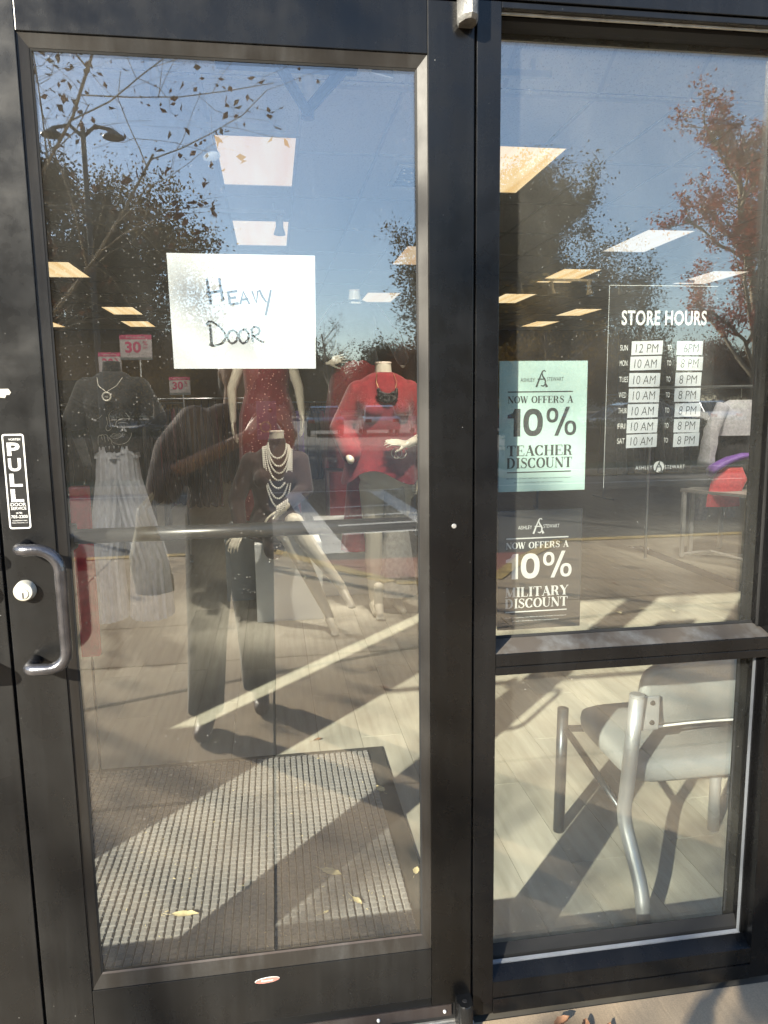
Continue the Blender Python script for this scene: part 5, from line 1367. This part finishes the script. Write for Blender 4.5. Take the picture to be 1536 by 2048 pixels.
def sale_sign(x, y, z, w, h, lab):
    t = thing('sale_sign', lab, 'sign', 'thirty percent signs on the racks', (x, y, 0))
    MB().bevbox((-w/2, 0, z-h/2), (w/2, .008, z+h/2), .002).build('sign_board', M['sign_white'], t)
    MB().box((-w/2, -.0015, z+h*.29), (w/2, -.0005, z+h/2)).build('header_band', M['pink'], t)
    text_obj('header_words', 'TAKE AN EXTRA', M['sign_white'], 0, z+h*.345, -.003, h*.07, w*.6, .01, 0, t, 'CENTER')
    text_obj('number', '30', M['pink'], -w*.09, z-h*.30, -.002, h*.50, w*.50, .035, 0, t, 'CENTER')
    text_obj('percent', '%', M['pink'], w*.29, z+h*.02, -.002, h*.2, w*.15, .01, 0, t, 'CENTER')
    text_obj('off_word', 'OFF', M['pink'], w*.29, z-h*.13, -.002, h*.10, w*.15, .01, 0, t, 'CENTER')
    MB().box((-w/2, -.006, z-h/2-.022), (w/2, .014, z-h/2)).build('sign_holder', M['chrome'], t)
    MB().tube([(.03, .004, 1.4), (.03, .004, z-h/2-.02)], .007, 6).build('sign_stem', M['white_enamel'], t)
    return t
sale_sign(-1.22, 5.7, 1.975, .285, .205, 'white and magenta 30 percent sign, the larger one, left of the paper sign')
sale_sign(-1.56, 6.2, 1.860, .215, .185, 'smaller white and magenta 30 percent sign, lower left of the larger one')
sale_sign(-.93, 6.4, 1.64, .21, .16, 'small sign half hidden behind the lower left corner of the paper sign')
sale_sign(2.1, 7.4, 2.02, .25, .19, 'faint 30 percent sign just above the pale mint poster')

# blouse, purple and red clothes at right with white table
t = thing('blouse', 'white chiffon blouse with long sleeve hanging at the right of the side window', 'blouse')
bx, by, bz = 4.05, 4.55, 1.30
cloth('blouse_body', 'blouse', t, [((bx+.04, by, bz+.11), .10, .06, 0), ((bx+.04, by, bz+.06), .21, .07, .4), ((bx+.04, by, bz-.12), .215, .085, .8), ((bx+.04, by, bz-.20), .215, .09, 1)], 8, .05)
limb_sleeve('sleeve', 'blouse', t, [(bx-.14, by-.03, bz+.07), (bx-.25, by-.05, bz-.15), (bx-.30, by-.06, bz-.47)], [.055, .065, .07])
limb_sleeve('sleeve', 'blouse', t, [(bx+.22, by-.03, bz+.07), (bx+.36, by-.05, bz-.15), (bx+.40, by-.06, bz-.47)], [.055, .065, .07])
cloth('lining', 'blacktee', t, [((bx+.05, by+.02, bz-.10), .18, .06, 0), ((bx+.05, by+.02, bz-.55), .17, .07, 1)], 6, .04)
MB().tube([(bx+.05, by, bz+.13), (bx+.05, by, bz+.22), (bx+.065, by, bz+.24)], .003, 6).build('hanger_hook', M['hanger_metal'], t)
MB().tube([(bx-.8, by, bz+.225), (bx+1.0, by, bz+.225)], .014, 8).build('hanging_rail', M['chrome'], t)
for s_ in (-.8, 1.0): MB().tube([(bx+s_, by, .02), (bx+s_, by, bz+.225)], .014, 8).build('rail_post', M['chrome'], t)
t = thing('purple_garment', 'purple satin garment heaped below the white blouse', 'garment')
r9 = random.Random(3); rs = []
for i in range(9):
    u = i/8; x = bx-.32+.62*u; rs.append([(x, by-.16+.06*math.cos(a)*(1-.3*u), .80+.13*math.sin(min(1, u*1.4)*math.pi*.6)+(.028+.02*r9.random())*math.sin(a)*(1.2-u)) for a in [2*math.pi*k/14 for k in range(14)]])
MB().rings(rs).build('cloth', M['purple'], t, True)
t = thing('red_garment', 'bright coral red garment hanging below the purple one', 'garment')
cloth('cloth', 'coral', t, [((bx-.11, by-.15, .83), .10, .05, 0), ((bx-.12, by-.15, .72), .17, .06, .6), ((bx-.17, by-.15, .58), .15, .06, 1), ((bx-.17, by-.15, .49), .16, .06, 1)], 6, .05)
t = thing('display_table', 'low display table with white metal legs at the right of the side window', 'table')
tx, ty = 3.62, 4.55
MB().add([(3.60, 4.62, .60), (4.10, 3.75, .60), (4.75, 4.1, .60), (4.25, 4.97, .60), (3.60, 4.62, .625), (4.10, 3.75, .625), (4.75, 4.1, .625), (4.25, 4.97, .625)], [(0, 3, 2, 1), (4, 5, 6, 7), (0, 1, 5, 4), (1, 2, 6, 5), (2, 3, 7, 6), (3, 0, 4, 7)]).build('table_top', M['table_top'], t)
for (x, y) in ((3.63, 4.60), (3.74, 4.65), (4.07, 3.83), (4.10, 3.95), (4.68, 4.1), (4.2, 4.9), (4.16, 3.86)):
    MB().box((x-.016, y-.016, .005), (x+.016, y+.016, .60)).build('table_leg', M['table_metal'], t)
MB().tube([(3.63, 4.60, .03), (3.88, 4.55, .06), (4.10, 3.85, .02)], .014, 8).build('foot_rail', M['table_metal'], t)
MB().tube([(3.74, 4.65, .03), (4.68, 4.1, .03)], .014, 8).build('foot_rail', M['table_metal'], t)
for i, (x, z) in enumerate(((3.93, .44), (4.22, .46))):
    t = thing('white_garment', ['white cloth hanging under the display table, left one', 'white cloth hanging under the display table, right one'][i], 'garment')
    cloth('cloth', 'blouse', t, [((x, 4.75, z+.14), .05, .03, 0), ((x-.02, 4.75, z), .07, .03, 1), ((x-.04, 4.75, z-.13), .055, .03, 1)], 5, .08)

# track lights
def track(x0, x1, y, lab, spots, aims=(), power=0):
    t = thing('light_track', lab, 'light track', 'lighting tracks under the ceiling')
    MB().box((x0, y-.018, CZ-.10), (x1, y+.018, CZ-.065)).build('track_rail', M['white_enamel'], t)
    for x in (x0+.1, x1-.1): MB().box((x-.01, y-.01, CZ-.066), (x+.01, y+.01, CZ)).build('track_stem', M['white_enamel'], t)
    for i, x in enumerate(spots):
        top = Vector((x, y, CZ-.16)); aim = Vector(aims[i]) if i < len(aims) else Vector((x+.4, y+.3, 1.0)); d = (aim-top).normalized()
        s = MB().tube([(x, y, CZ-.10), top], .014, 10)
        s.tube([top-d*.05, top+d*.06], [.034, .036], 18)
        s.tube([top+d*.06, top+d*.125], [.036, .058], 18, caps=False)
        sp1 = s.build('spot_head', M['white_enamel'], t)
        MB().tube([top+d*.070, top+d*.072], [.030, .030], 18).build('spot_lamp', M['lampglow'], sp1)
        if power:
            L = bpy.data.lights.new('spot_light', 'SPOT'); L.energy = power; L.spot_size = R(34); L.spot_blend = .9; L.shadow_soft_size = .045; L.color = (1, .90, .76)
            lo = bpy.data.objects.new('spot_light', L); C.objects.link(lo); lo.parent = sp1; lo.location = top+d*.125; lo.rotation_euler = (-d).to_track_quat('Z', 'Y').to_euler()
SP = 20
track(-3.2, .16, 3.72, 'front lighting track with spots above the door, nearest the window', [-1.15, -.36], [(-1.35, 5.9, 1.9), (.3, 3.1, .4)], SP*1.6)
track(-2.0, -.2, 1.75, 'added lighting track that brightens the silver trousers, hidden behind the header', [-1.0, -.7], [(-.85, 2.6, .75), (-.80, 2.6, 1.3)], SP*1.1)  # unseen lamps added to brighten the silver trousers
track(.5, 3.4, 2.35, 'added lighting track that brightens the seated and crimson mannequins, hidden behind the header', [.62, .95], [(.12, 3.3, .65), (.75, 3.4, 1.35)], SP*3.8)  # unseen lamps added to lift the seated and crimson mannequins
track(-3.2, .18, 5.85, 'second lighting track further into the store', [-1.4, -.48, .13], [(-1.5, 6.3, 1.8), (-1.1, 6.6, 1.5), (.1, 6.9, 1.2)], SP*.5)
track(-1.4, 1.6, 2.75, 'added lighting track that brightens the red dress and high mannequins, hidden behind the header', [-.55, .25], [(-.05, 4.3, 1.3), (.75, 5.0, 1.9)], SP*2.2)  # unseen lamps added for the red dress and high mannequins
track(2.6, 6.5, 3.3, 'added lighting track that brightens the blouse and display table at the right', [3.1, 4.6], [(4.0, 4.5, .9), (4.1, 4.3, .9)], SP*3)  # added spots brighten table and blouse in place of sun
track(3.0, 6.5, 9.4, 'row of small spot lights far back in the side window', [3.2, 3.7, 4.2, 4.8, 5.3])
vt = thing('ceiling_vent', 'dark square air vent in the ceiling near the upper hinge corner', 'vent')
MB().box((1.06, 4.6, CZ-.012), (1.60, 5.2, CZ)).build('vent_frame', M['white_enamel'], vt)
for i in range(6): MB().box((1.10, 4.66+.085*i, CZ-.02), (1.56, 4.72+.085*i, CZ-.012)).build('vent_slat', M['gap'], vt)
col_ = thing('store_column', 'dark square column inside the store at the left of the door glass', 'column')
MB().bevbox((-3.62, 8.6, 0), (-3.30, 8.92, CZ), .01).build('shaft', M['wall_dark'], col_)

# ------------------------------------------------------------------ photographer, seen reflected
pn = thing('person', 'person in mauve brown shirt and dark trousers taking the picture with a purple phone', 'person')
b = MB()
PX, PY = -.24, -1.80
# head behind the phone
b.sphere((PX+.10, PY+.0, 1.565), (.075, .092, .112), 18, 14); cap(b, (PX+.08, PY-.01, 1.40), .055, (PX+.09, PY-.01, 1.50), .053)
b.sphere((PX+.10, PY+.095, 1.56), (.014, .02, .02), 8, 6)
for s_ in (-1, 1): b.sphere((PX+.10+s_*.077, PY, 1.56), (.012, .02, .03), 8, 6)
# forearms and hands to the phone
cap(b, (PX-.185, PY+.13, 1.145), .036, (-.105, -1.555, 1.295), .026)
cap(b, (PX+.24, PY+.12, 1.155), .040, (.075, -1.575, 1.30), .026)
hand_geo(b, (-.105, -1.555, 1.295), (.62, .25, .70), -1, (.6, -.6, -.3), .165, .55)
hand_geo(b, (.075, -1.575, 1.30), (-.45, .25, .85), 1, (-.6, -.6, -.3), .165, .55)
fuse(b, 'body', M['skin'], pn, .007, 4)
d = MB()
torso(d, [((PX+.03, PY-.02, .86), .185, .15), ((PX+.03, PY-.02, 1.0), .18, .15), ((PX+.04, PY-.02, 1.12), .175, .145), ((PX+.05, PY-.015, 1.24), .185, .15), ((PX+.05, PY-.02, 1.34), .19, .115), ((PX+.06, PY-.015, 1.40), .12, .085), ((PX+.07, PY-.01, 1.43), .07, .065)])
cap(d, (PX-.10, PY-.01, 1.35), .078, (PX-.18, PY+.03, 1.23), .092); cap(d, (PX-.18, PY+.03, 1.23), .092, (PX-.225, PY+.07, 1.09), .080); cap(d, (PX-.225, PY+.07, 1.08), .078, (PX-.18, PY+.12, 1.13), .060)
cap(d, (PX+.18, PY-.01, 1.34), .072, (PX+.235, PY+.05, 1.22), .075); cap(d, (PX+.235, PY+.05, 1.22), .073, (PX+.235, PY+.12, 1.15), .055)
fuse(d, 'shirt', M['sleeve'], pn, .010, 5)
for s_, fx, fy in ((-1, -.335, -1.66), (1, -.105, -1.90)):
    tr_ = MB(); hx = PX+.03+s_*.085
    torso(tr_, [((hx, PY-.02, .95), .105, .13), ((hx, PY-.02, .82), .11, .125), ((hx*.7+fx*.3, PY*.7+fy*.3, .60), .098, .105), ((hx*.4+fx*.6, PY*.4+fy*.6, .40), .085, .09), ((fx, fy, .10), .078, .088)])
    o = tr_.build('trouser_leg', M['trouser'], pn, True)
    sh = MB(); cap(sh, (fx, fy-.03, .055), .042, (fx+.01*s_, fy+.12, .035), .036); cap(sh, (fx, fy-.02, .09), .036, (fx, fy-.02, .15), .034)
    fuse(sh, 'shoe', M['shoe'], pn, .008, 3)
h_ = MB(); h_.sphere((PX+.10, PY-.03, 1.60), (.092, .095, .105), 16, 12); h_.sphere((PX+.09, PY-.06, 1.53), (.085, .06, .12), 14, 10)
fuse(h_, 'hair', M['hair'], pn, .010, 3)
ln_ = MB()
for s_ in (-1, 1): ln_.tube([(PX+.06+s_*.06, PY+.09, 1.36), (PX+.075+s_*.035, PY+.15, 1.20), (PX+.085, PY+.15, 1.06)], .006, 5)
ln_.build('lanyard', M['shoe'], pn)
ph = thing('phone', 'purple phone held up at the lens point, seen only in the glass', 'phone')
MB().bevbox((-.062, -1.4815, 1.285), (.016, -1.4735, 1.436), .003).build('phone_body', M['phone'], ph)
for x, z in ((-.004, 1.400),): MB().tube([(x-.004, -1.4735, z), (x-.004, -1.4715, z)], .009, 16).build('lens_ring', M['lens_glass'], ph)
MB().tube([(-.028+.020*math.cos(a), -1.4722, 1.335+.020*math.sin(a)) for a in [2*math.pi*i/20 for i in range(20)]], .0018, 6, closed=True).build('ring_holder', M['gold'], ph)
tb = thing('tote_bag', 'white plastic shopping bag hanging from the arm of the person', 'bag')
rs = []
for i in range(10):
    u = i/9; z = 1.00-.36*u; w = .025+.075*min(1, u*1.6); dd = .02+.05*min(1, u*1.8)
    rs.append([(PX-.315+.03*u+w*.8*(1+.08*math.sin(3*a+i))*math.cos(a), PY+.13+dd*math.sin(a), z) for a in [2*math.pi*k/20 for k in range(20)]])
MB().rings(rs).build('bag_body', M['tote'], tb, True)
MB().tube([(PX-.325, PY+.13, 1.00), (PX-.24, PY+.12, 1.09), (PX-.295, PY+.13, 1.00)], .008, 6).build('bag_handle', M['tote'], tb)

# ------------------------------------------------------------------ trees
def tube_arrays(segs, n=5):
    """segs: list of (p0, r0, p1, r1); returns verts, faces arrays"""
    N = len(segs)
    P0 = np.array([s[0] for s in segs], float); P1 = np.array([s[2] for s in segs], float); R0 = np.array([s[1] for s in segs]); R1 = np.array([s[3] for s in segs])
    D = P1-P0; D /= np.linalg.norm(D, axis=1, keepdims=True)+1e-9
    Aa = np.where(np.abs(D[:, 2:3]) < .9, np.array([[0, 0, 1.]]), np.array([[1., 0, 0]])); U = np.cross(Aa, D); U /= np.linalg.norm(U, axis=1, keepdims=True); Wv = np.cross(D, U)
    an = np.arange(n)*2*math.pi/n
    ring = U[:, None, :]*np.cos(an)[None, :, None]+Wv[:, None, :]*np.sin(an)[None, :, None]
    V = np.concatenate([P0[:, None]+ring*R0[:, None, None], P1[:, None]+ring*R1[:, None, None]], 1).reshape(-1, 3)
    F = np.array([[k, (k+1) % n, n+(k+1) % n, n+k] for k in range(n)]); F = (F[None]+(np.arange(N)*2*n)[:, None, None]).reshape(-1, 4)
    return V, F
def mesh_np(name, V, F, mat):
    me = bpy.data.meshes.new(name); me.vertices.add(len(V)); me.vertices.foreach_set('co', V.astype(np.float32).ravel())
    k = F.shape[1]; me.loops.add(F.size); me.loops.foreach_set('vertex_index', F.astype(np.int32).ravel())
    me.polygons.add(len(F)); me.polygons.foreach_set('loop_start', np.arange(len(F), dtype=np.int32)*k); me.polygons.foreach_set('loop_total', np.full(len(F), k, np.int32))
    me.materials.append(mat); me.update(calc_edges=True); me.validate(); return me
def leaf_quads(P, size, rng, ar=.6):
    n = len(P); a = rng.normal(size=(n, 3)); a /= np.linalg.norm(a, axis=1, keepdims=True); b_ = rng.normal(size=(n, 3)); b_ -= a*(a*b_).sum(1, keepdims=True); b_ /= np.linalg.norm(b_, axis=1, keepdims=True)
    s_ = size*(.6+.8*rng.random((n, 1))); u = a*s_/2; w = b_*s_*ar/2; c_ = np.cross(a, b_)*s_*.12
    V = np.stack([P-u, P-w*1.0+c_, P+u, P+w+c_], 1).reshape(-1, 3); F = np.arange(n*4).reshape(-1, 4); return V, F
def grow(rng, base, height, r_, levels, spread, droop, nb, first=.25, upb=.5, lenf=.6):
    """recursive limbs; returns segments and tip points"""
    segs = []; tips = []
    def rec(p, d, L_, rad, lv):
        k = 5 if lv == 0 else 4; q = p; dd = d; r1 = rad; pts = []
        for i in range(k):
            dd = dd+rng.normal(size=3)*(.06 if lv == 0 else .16)+np.array([0, 0, (.02 if lv == 0 else upb*.12-droop*.1)]); dd = dd/np.linalg.norm(dd)
            q2 = q+dd*L_/k; r2 = r1*(1-.62/k) if lv < levels else r1*(1-.8/k)
            segs.append((q, r1, q2, r2)); pts.append((q2, dd, r2)); q, r1 = q2, r2
            if lv >= levels-1: tips.append(q2)
        if lv >= levels: tips.append(q); return
        n = nb[min(lv, len(nb)-1)]
        for j in range(n):
            t_ = first+(1-first)*(j+rng.random()*.8)/n if lv == 0 else .2+.8*(j+rng.random())/n
            i = min(k-1, int(t_*k)); pp, pd, pr = pts[i]
            az = rng.random()*2*math.pi+j*2.4
            o = np.array([math.cos(az), math.sin(az), 0]); o = o-pd*o.dot(pd); o /= np.linalg.norm(o)+1e-6
            nd = pd*(1-spread)+o*spread*1.3+np.array([0, 0, upb*.25]); nd /= np.linalg.norm(nd)
            rec(pp-pd*L_/k*rng.random()*.8, nd, L_*lenf*(1.3-.85*t_ if lv == 0 else 1)*(.8+.4*rng.random()), pr*.62, lv+1)
    rec(np.array(base, float), np.array([0, 0, 1.]), height, r_, 0)
    return segs, np.array(tips)
def tree(loc, h, seed, bark, leaf, nleaf, lsize, lab, group='trees beyond the road', levels=3, spread=.55, droop=0, nb=(9, 5, 4), first=.28, clump=.3, upb=.5, r_=None, lenf=.45, rz=0):
    rng = np.random.default_rng(seed); segs, tips = grow(rng, (0, 0, -.15), h, r_ or h*.018, levels, spread, droop, nb, first, upb, lenf)
    t = thing('tree', lab, 'tree', group, loc, rz)
    V, F = tube_arrays(segs); o = bpy.data.objects.new('trunk', mesh_np('trunk', V, F, M[bark])); C.objects.link(o); o.parent = t
    if nleaf:
        keep = rng.random(len(tips)) < .85
        T = tips[keep]; idx = rng.integers(0, len(T), nleaf); P = T[idx]+rng.normal(size=(nleaf, 3))*clump*(.4+rng.random((nleaf, 1)))
        V, F = leaf_quads(P, lsize, rng); o = bpy.data.objects.new('crown', mesh_np('crown', V, F, M[leaf])); C.objects.link(o); o.parent = t
    return t
# near tree, upper left of the reflection, sparse brown leaves; throws the dappled shade
tree((-3.2, -8.4, 0), 6.2, 11, 'bark_pale', 'leaf_brown', 2600, .10, 'near bare-branched tree with clusters of brown leaves, reflected at upper left', 'trees near the store', 4, .62, 0, (13, 6, 5, 3), .34, .12, .5, .065, .56)
tree((-9.0, -10.2, 0), 6.8, 14, 'bark_pale', 'leaf_brown', 420, .11, 'tree standing on the sun side of the door, seen only by its dappled shade', 'trees near the store', 3, .6, 0, (7, 4, 3), .45, .2, .4, .09, .45)
tree((-7.4, -24, 0), 8.4, 21, 'bark', 'leaf_dark', 95000, .12, 'large dark tree reflected behind the near branches at left', levels=3, spread=.72, nb=(20, 8, 5), first=.12, clump=.24, lenf=.50, upb=.25)
tree((-11.5, -27, 0), 8.6, 22, 'bark', 'leaf_dark', 60000, .13, 'dark tree at the far left of the reflection', levels=3, spread=.72, nb=(18, 8, 5), first=.12, clump=.26, lenf=.50, upb=.25)
tree((-4.9, -31, 0), 8.5, 23, 'bark', 'leaf_gold', 22000, .13, 'golden brown tree low behind the dark trees at left', levels=3, spread=.7, nb=(12, 5, 4), first=.15, clump=.5)
tree((11.2, -33.5, 0), 9.3, 31, 'bark', 'leaf_olive', 150000, .13, 'broad olive brown tree reflected across the mullion and side window', levels=3, spread=.55, nb=(26, 8, 5), first=.08, clump=.30, lenf=.50, upb=.5)
tree((10.9, -30.5, 0), 7.5, 32, 'bark', 'leaf_green', 40000, .11, 'dark evergreen under the olive tree in the side window', levels=3, spread=.7, nb=(16, 5, 4), first=.1, clump=.4, lenf=.40, upb=.25)
tree((14.5, -32.5, 0), 7.0, 33, 'bark', 'leaf_dark', 34000, .12, 'low spreading dark tree right of the olive tree', levels=3, spread=.8, nb=(13, 5, 4), first=.3, clump=.4, lenf=.6, upb=.15)
tree((18.5, -34, 0), 6.4, 34, 'bark', 'leaf_olive', 2500, .12, 'thin bare young tree right of the olive tree', levels=3, spread=.4, nb=(12, 5, 4), clump=.2, upb=.8)
tree((12.9, -16.5, 0), 7.7, 41, 'bark_pale', 'leaf_red', 18000, .085, 'red-leaved maple reflected at the right edge of the side window', levels=4, spread=.45, nb=(18, 6, 4, 3), first=.18, clump=.12, upb=.75, lenf=.36)
# far tree line, three crowns shared by many trees
far = []
far_labels = {'leaf_gold': 'golden tree in the far tree line across the parking lot', 'leaf_rust': 'rust brown tree in the far tree line across the parking lot', 'leaf_dark': 'dark tree in the far tree line across the parking lot', 'leaf_olive': 'olive tree in the far tree line across the parking lot'}
for i, lf in enumerate(('leaf_gold', 'leaf_rust', 'leaf_dark', 'leaf_olive')):
    far.append(tree((-34+12*i, -84, 0), 7.6, 60+i, 'bark', lf, 13000, .26, far_labels[lf], 'far tree line', levels=2, spread=.6, nb=(13, 6), first=.12, clump=.75, lenf=.45))
r5 = random.Random(12)
for i in range(46):
    p = far[[1, 0, 2, 3, 1, 3, 2][i % 7]]; x = -56+2.9*i+r5.uniform(-1, 1)
    c = dup_tree(p, (x, -80-r5.uniform(0, 18), 0), r5.uniform(0, 6)); s_ = r5.uniform(.72, 1.0); c.scale = (s_*1.15, s_*1.15, s_)
# bare twiggy tree
tree((5.0, -62, 0), 7.5, 77, 'bark', 'leaf_dark', 300, .15, 'small bare tree standing above the far parked cars', 'far tree line', levels=3, spread=.45, nb=(9, 5, 4), clump=.2)
tree((8.6, -20.5, 0), 4.6, 78, 'bark', 'leaf_gold', 5200, .10, 'low golden shrub tree near the hinge side of the reflection', levels=3, spread=.5, nb=(11, 5, 4), first=.08, clump=.2)

# hedges
def hedge(x0, x1, y0, y1, h, seed, lab):
    rng = np.random.default_rng(seed); n = int((x1-x0)*1500)
    P = np.stack([rng.uniform(x0, x1, n), rng.uniform(y0, y1, n), np.full(n, 0.)+h*rng.random(n)**.55*(1+.06*np.sin(rng.uniform(0, 40, n)))], 1)
    V, F = leaf_quads(P, .06, rng); o = bpy.data.objects.new('foliage', mesh_np('foliage', V, F, M['hedge'])); C.objects.link(o)
    t = thing('hedge', lab, 'hedge'); o.parent = t
    MB().bevbox((x0+.1, y0+.12, .02), (x1-.1, y1-.12, h*.86), .05).build('inner_twigs', M['bark'], t)
hedge(-14, -1.7, -14.0, -13.0, .98, 5, 'clipped dark hedge left of the crosswalk, reflected behind the silver trousers')
hedge(5.2, 20, -15.0, -14.0, .95, 6, 'clipped green hedge reflected behind the store hours labels')

# parking lot lamp
t = thing('street_lamp', 'tall black parking lot lamp with a domed head, reflected at upper left', 'lamp post', None, (-3.63, -15.2, 0))
MB().tube([(0, 0, 0), (0, 0, 7.1)], [.075, .05], 12).build('pole', M['pole'], t)
for s_ in (-1, 1):
    MB().tube([(0, 0, 6.9), (s_*.25, 0, 7.12), (s_*.6, 0, 7.05)], .04, 8).build('arm', M['pole'], t)
    MB().lathe((s_*.6, 0, 6.9), [(.22, 0), (.21, .03), (.10, .11), (.05, .15)], 18).build('lamp_shade', M['pole'], t)

# cars
def car(x, y, rz, paint, lab, grp='cars parked in the lot'):
    t = thing('parked_car', lab, 'car', grp, (x, y, -.12), rz)
    # side profile (length along x), lofted over width
    prof = [(-2.2, .35), (-2.25, .62), (-2.15, .80), (-1.35, .92), (1.25, .95), (1.95, .90), (2.22, .75), (2.25, .45), (2.15, .30), (-2.05, .28)]
    rs = []
    for w, k in ((-.88, .93), (-.82, .985), (0, 1.0), (.82, .985), (.88, .93)):
        rs.append([(px*(.985 if abs(w) > .85 else 1), w, .28+(pz-.28)*k) for px, pz in prof])
    smooth_angle(MB().rings(rs).build('body', paint, t), 45)
    cabp = [(-1.45, .88), (-.75, 1.36), (-.45, 1.44), (.55, 1.45), (.85, 1.38), (1.55, .90)]
    rs = []
    for w, k in ((-.78, 0), (-.66, 1), (.66, 1), (.78, 0)):
        rs.append([(px*(1 if k else 1.02), w, (.88 if not k else pz)) if not k else (px, w, pz) for px, pz in cabp])
    smooth_angle(MB().rings(rs).build('windows', M['car_glass'], t), 30)
    MB().rings([[(px, w, pz+.012) for px, pz in ((-.80, 1.35), (-.45, 1.44), (.55, 1.45), (.88, 1.37), (.55, 1.42), (-.45, 1.41))] for w in (-.68, .68)]).build('roof', paint, t)
    for s_ in (-1, 1):
        MB().tube([(-1.47, s_*.78, .90), (-.78, s_*.69, 1.36)], .03, 6).build('pillar', paint, t)
        MB().tube([(1.52, s_*.78, .90), (.86, s_*.69, 1.37)], .03, 6).build('pillar', paint, t)
        MB().bevbox((-2.26, s_*.62-.17, .62), (-2.12, s_*.62+.17, .76), .03).build('headlight', M['headlight'], t)
        MB().bevbox((2.12, s_*.66-.15, .66), (2.26, s_*.66+.15, .82), .03).build('tail_light', M['tail'], t)
        for px in (-1.38, 1.38):
            w = MB().lathe((px, s_*.80-.09, .32), [(.28, 0), (.32, .03), (.32, .16), (.28, .19)], 22, 'y').build('wheel', M['tyre'], t)
            MB().lathe((px, s_*.80-.095, .32), [(.19, 0), (.19, .20)], 14, 'y').build('rim', M['chrome'], w)
    return t
car(-8.0, -27.5, 2.9, CARS[0], 'black car reflected at left behind the hedge')
car(-2.9, -26.5, .35, CARS[3], 'dark blue car reflected behind the person')
for i, (x, mt, nm) in enumerate(((2.6, 0, 'black'), (5.3, 1, 'silver'), (8.0, 3, 'dark blue'), (10.7, 2, 'red'), (13.4, 0, 'black'), (22.5, 4, 'white'), (31, 1, 'silver'))):
    car(x, -36+.3*i, R(90)+.05, CARS[mt], '%s car, number-%s spot of the reflected row from the left' % (nm, ('one', 'two', 'three', 'four', 'five', 'six', 'seven')[i]))
car(13.5, -24.5, .1, CARS[1], 'silver car reflected just above the right hedge')
car(19.0, -23.0, .05, CARS[3], 'dark blue car reflected at the right end of the hedge')

# distant low store building across the lot
t = thing('far_building', 'long low building beyond the parking lot behind the tree line', 'building', None, (10, -118, 0))
MB().box((-40, -6, 0), (60, 6, 5)).build('wall', M['stucco'], t)
MB().box((-40.5, -6.5, 5), (60.5, 6.5, 5.4)).build('roof', M['wall_dark'], t)
for i in range(16): MB().box((-36+6*i, 6, .5), (-33+6*i, 6.05, 3)).build('window', M['car_glass'], t)
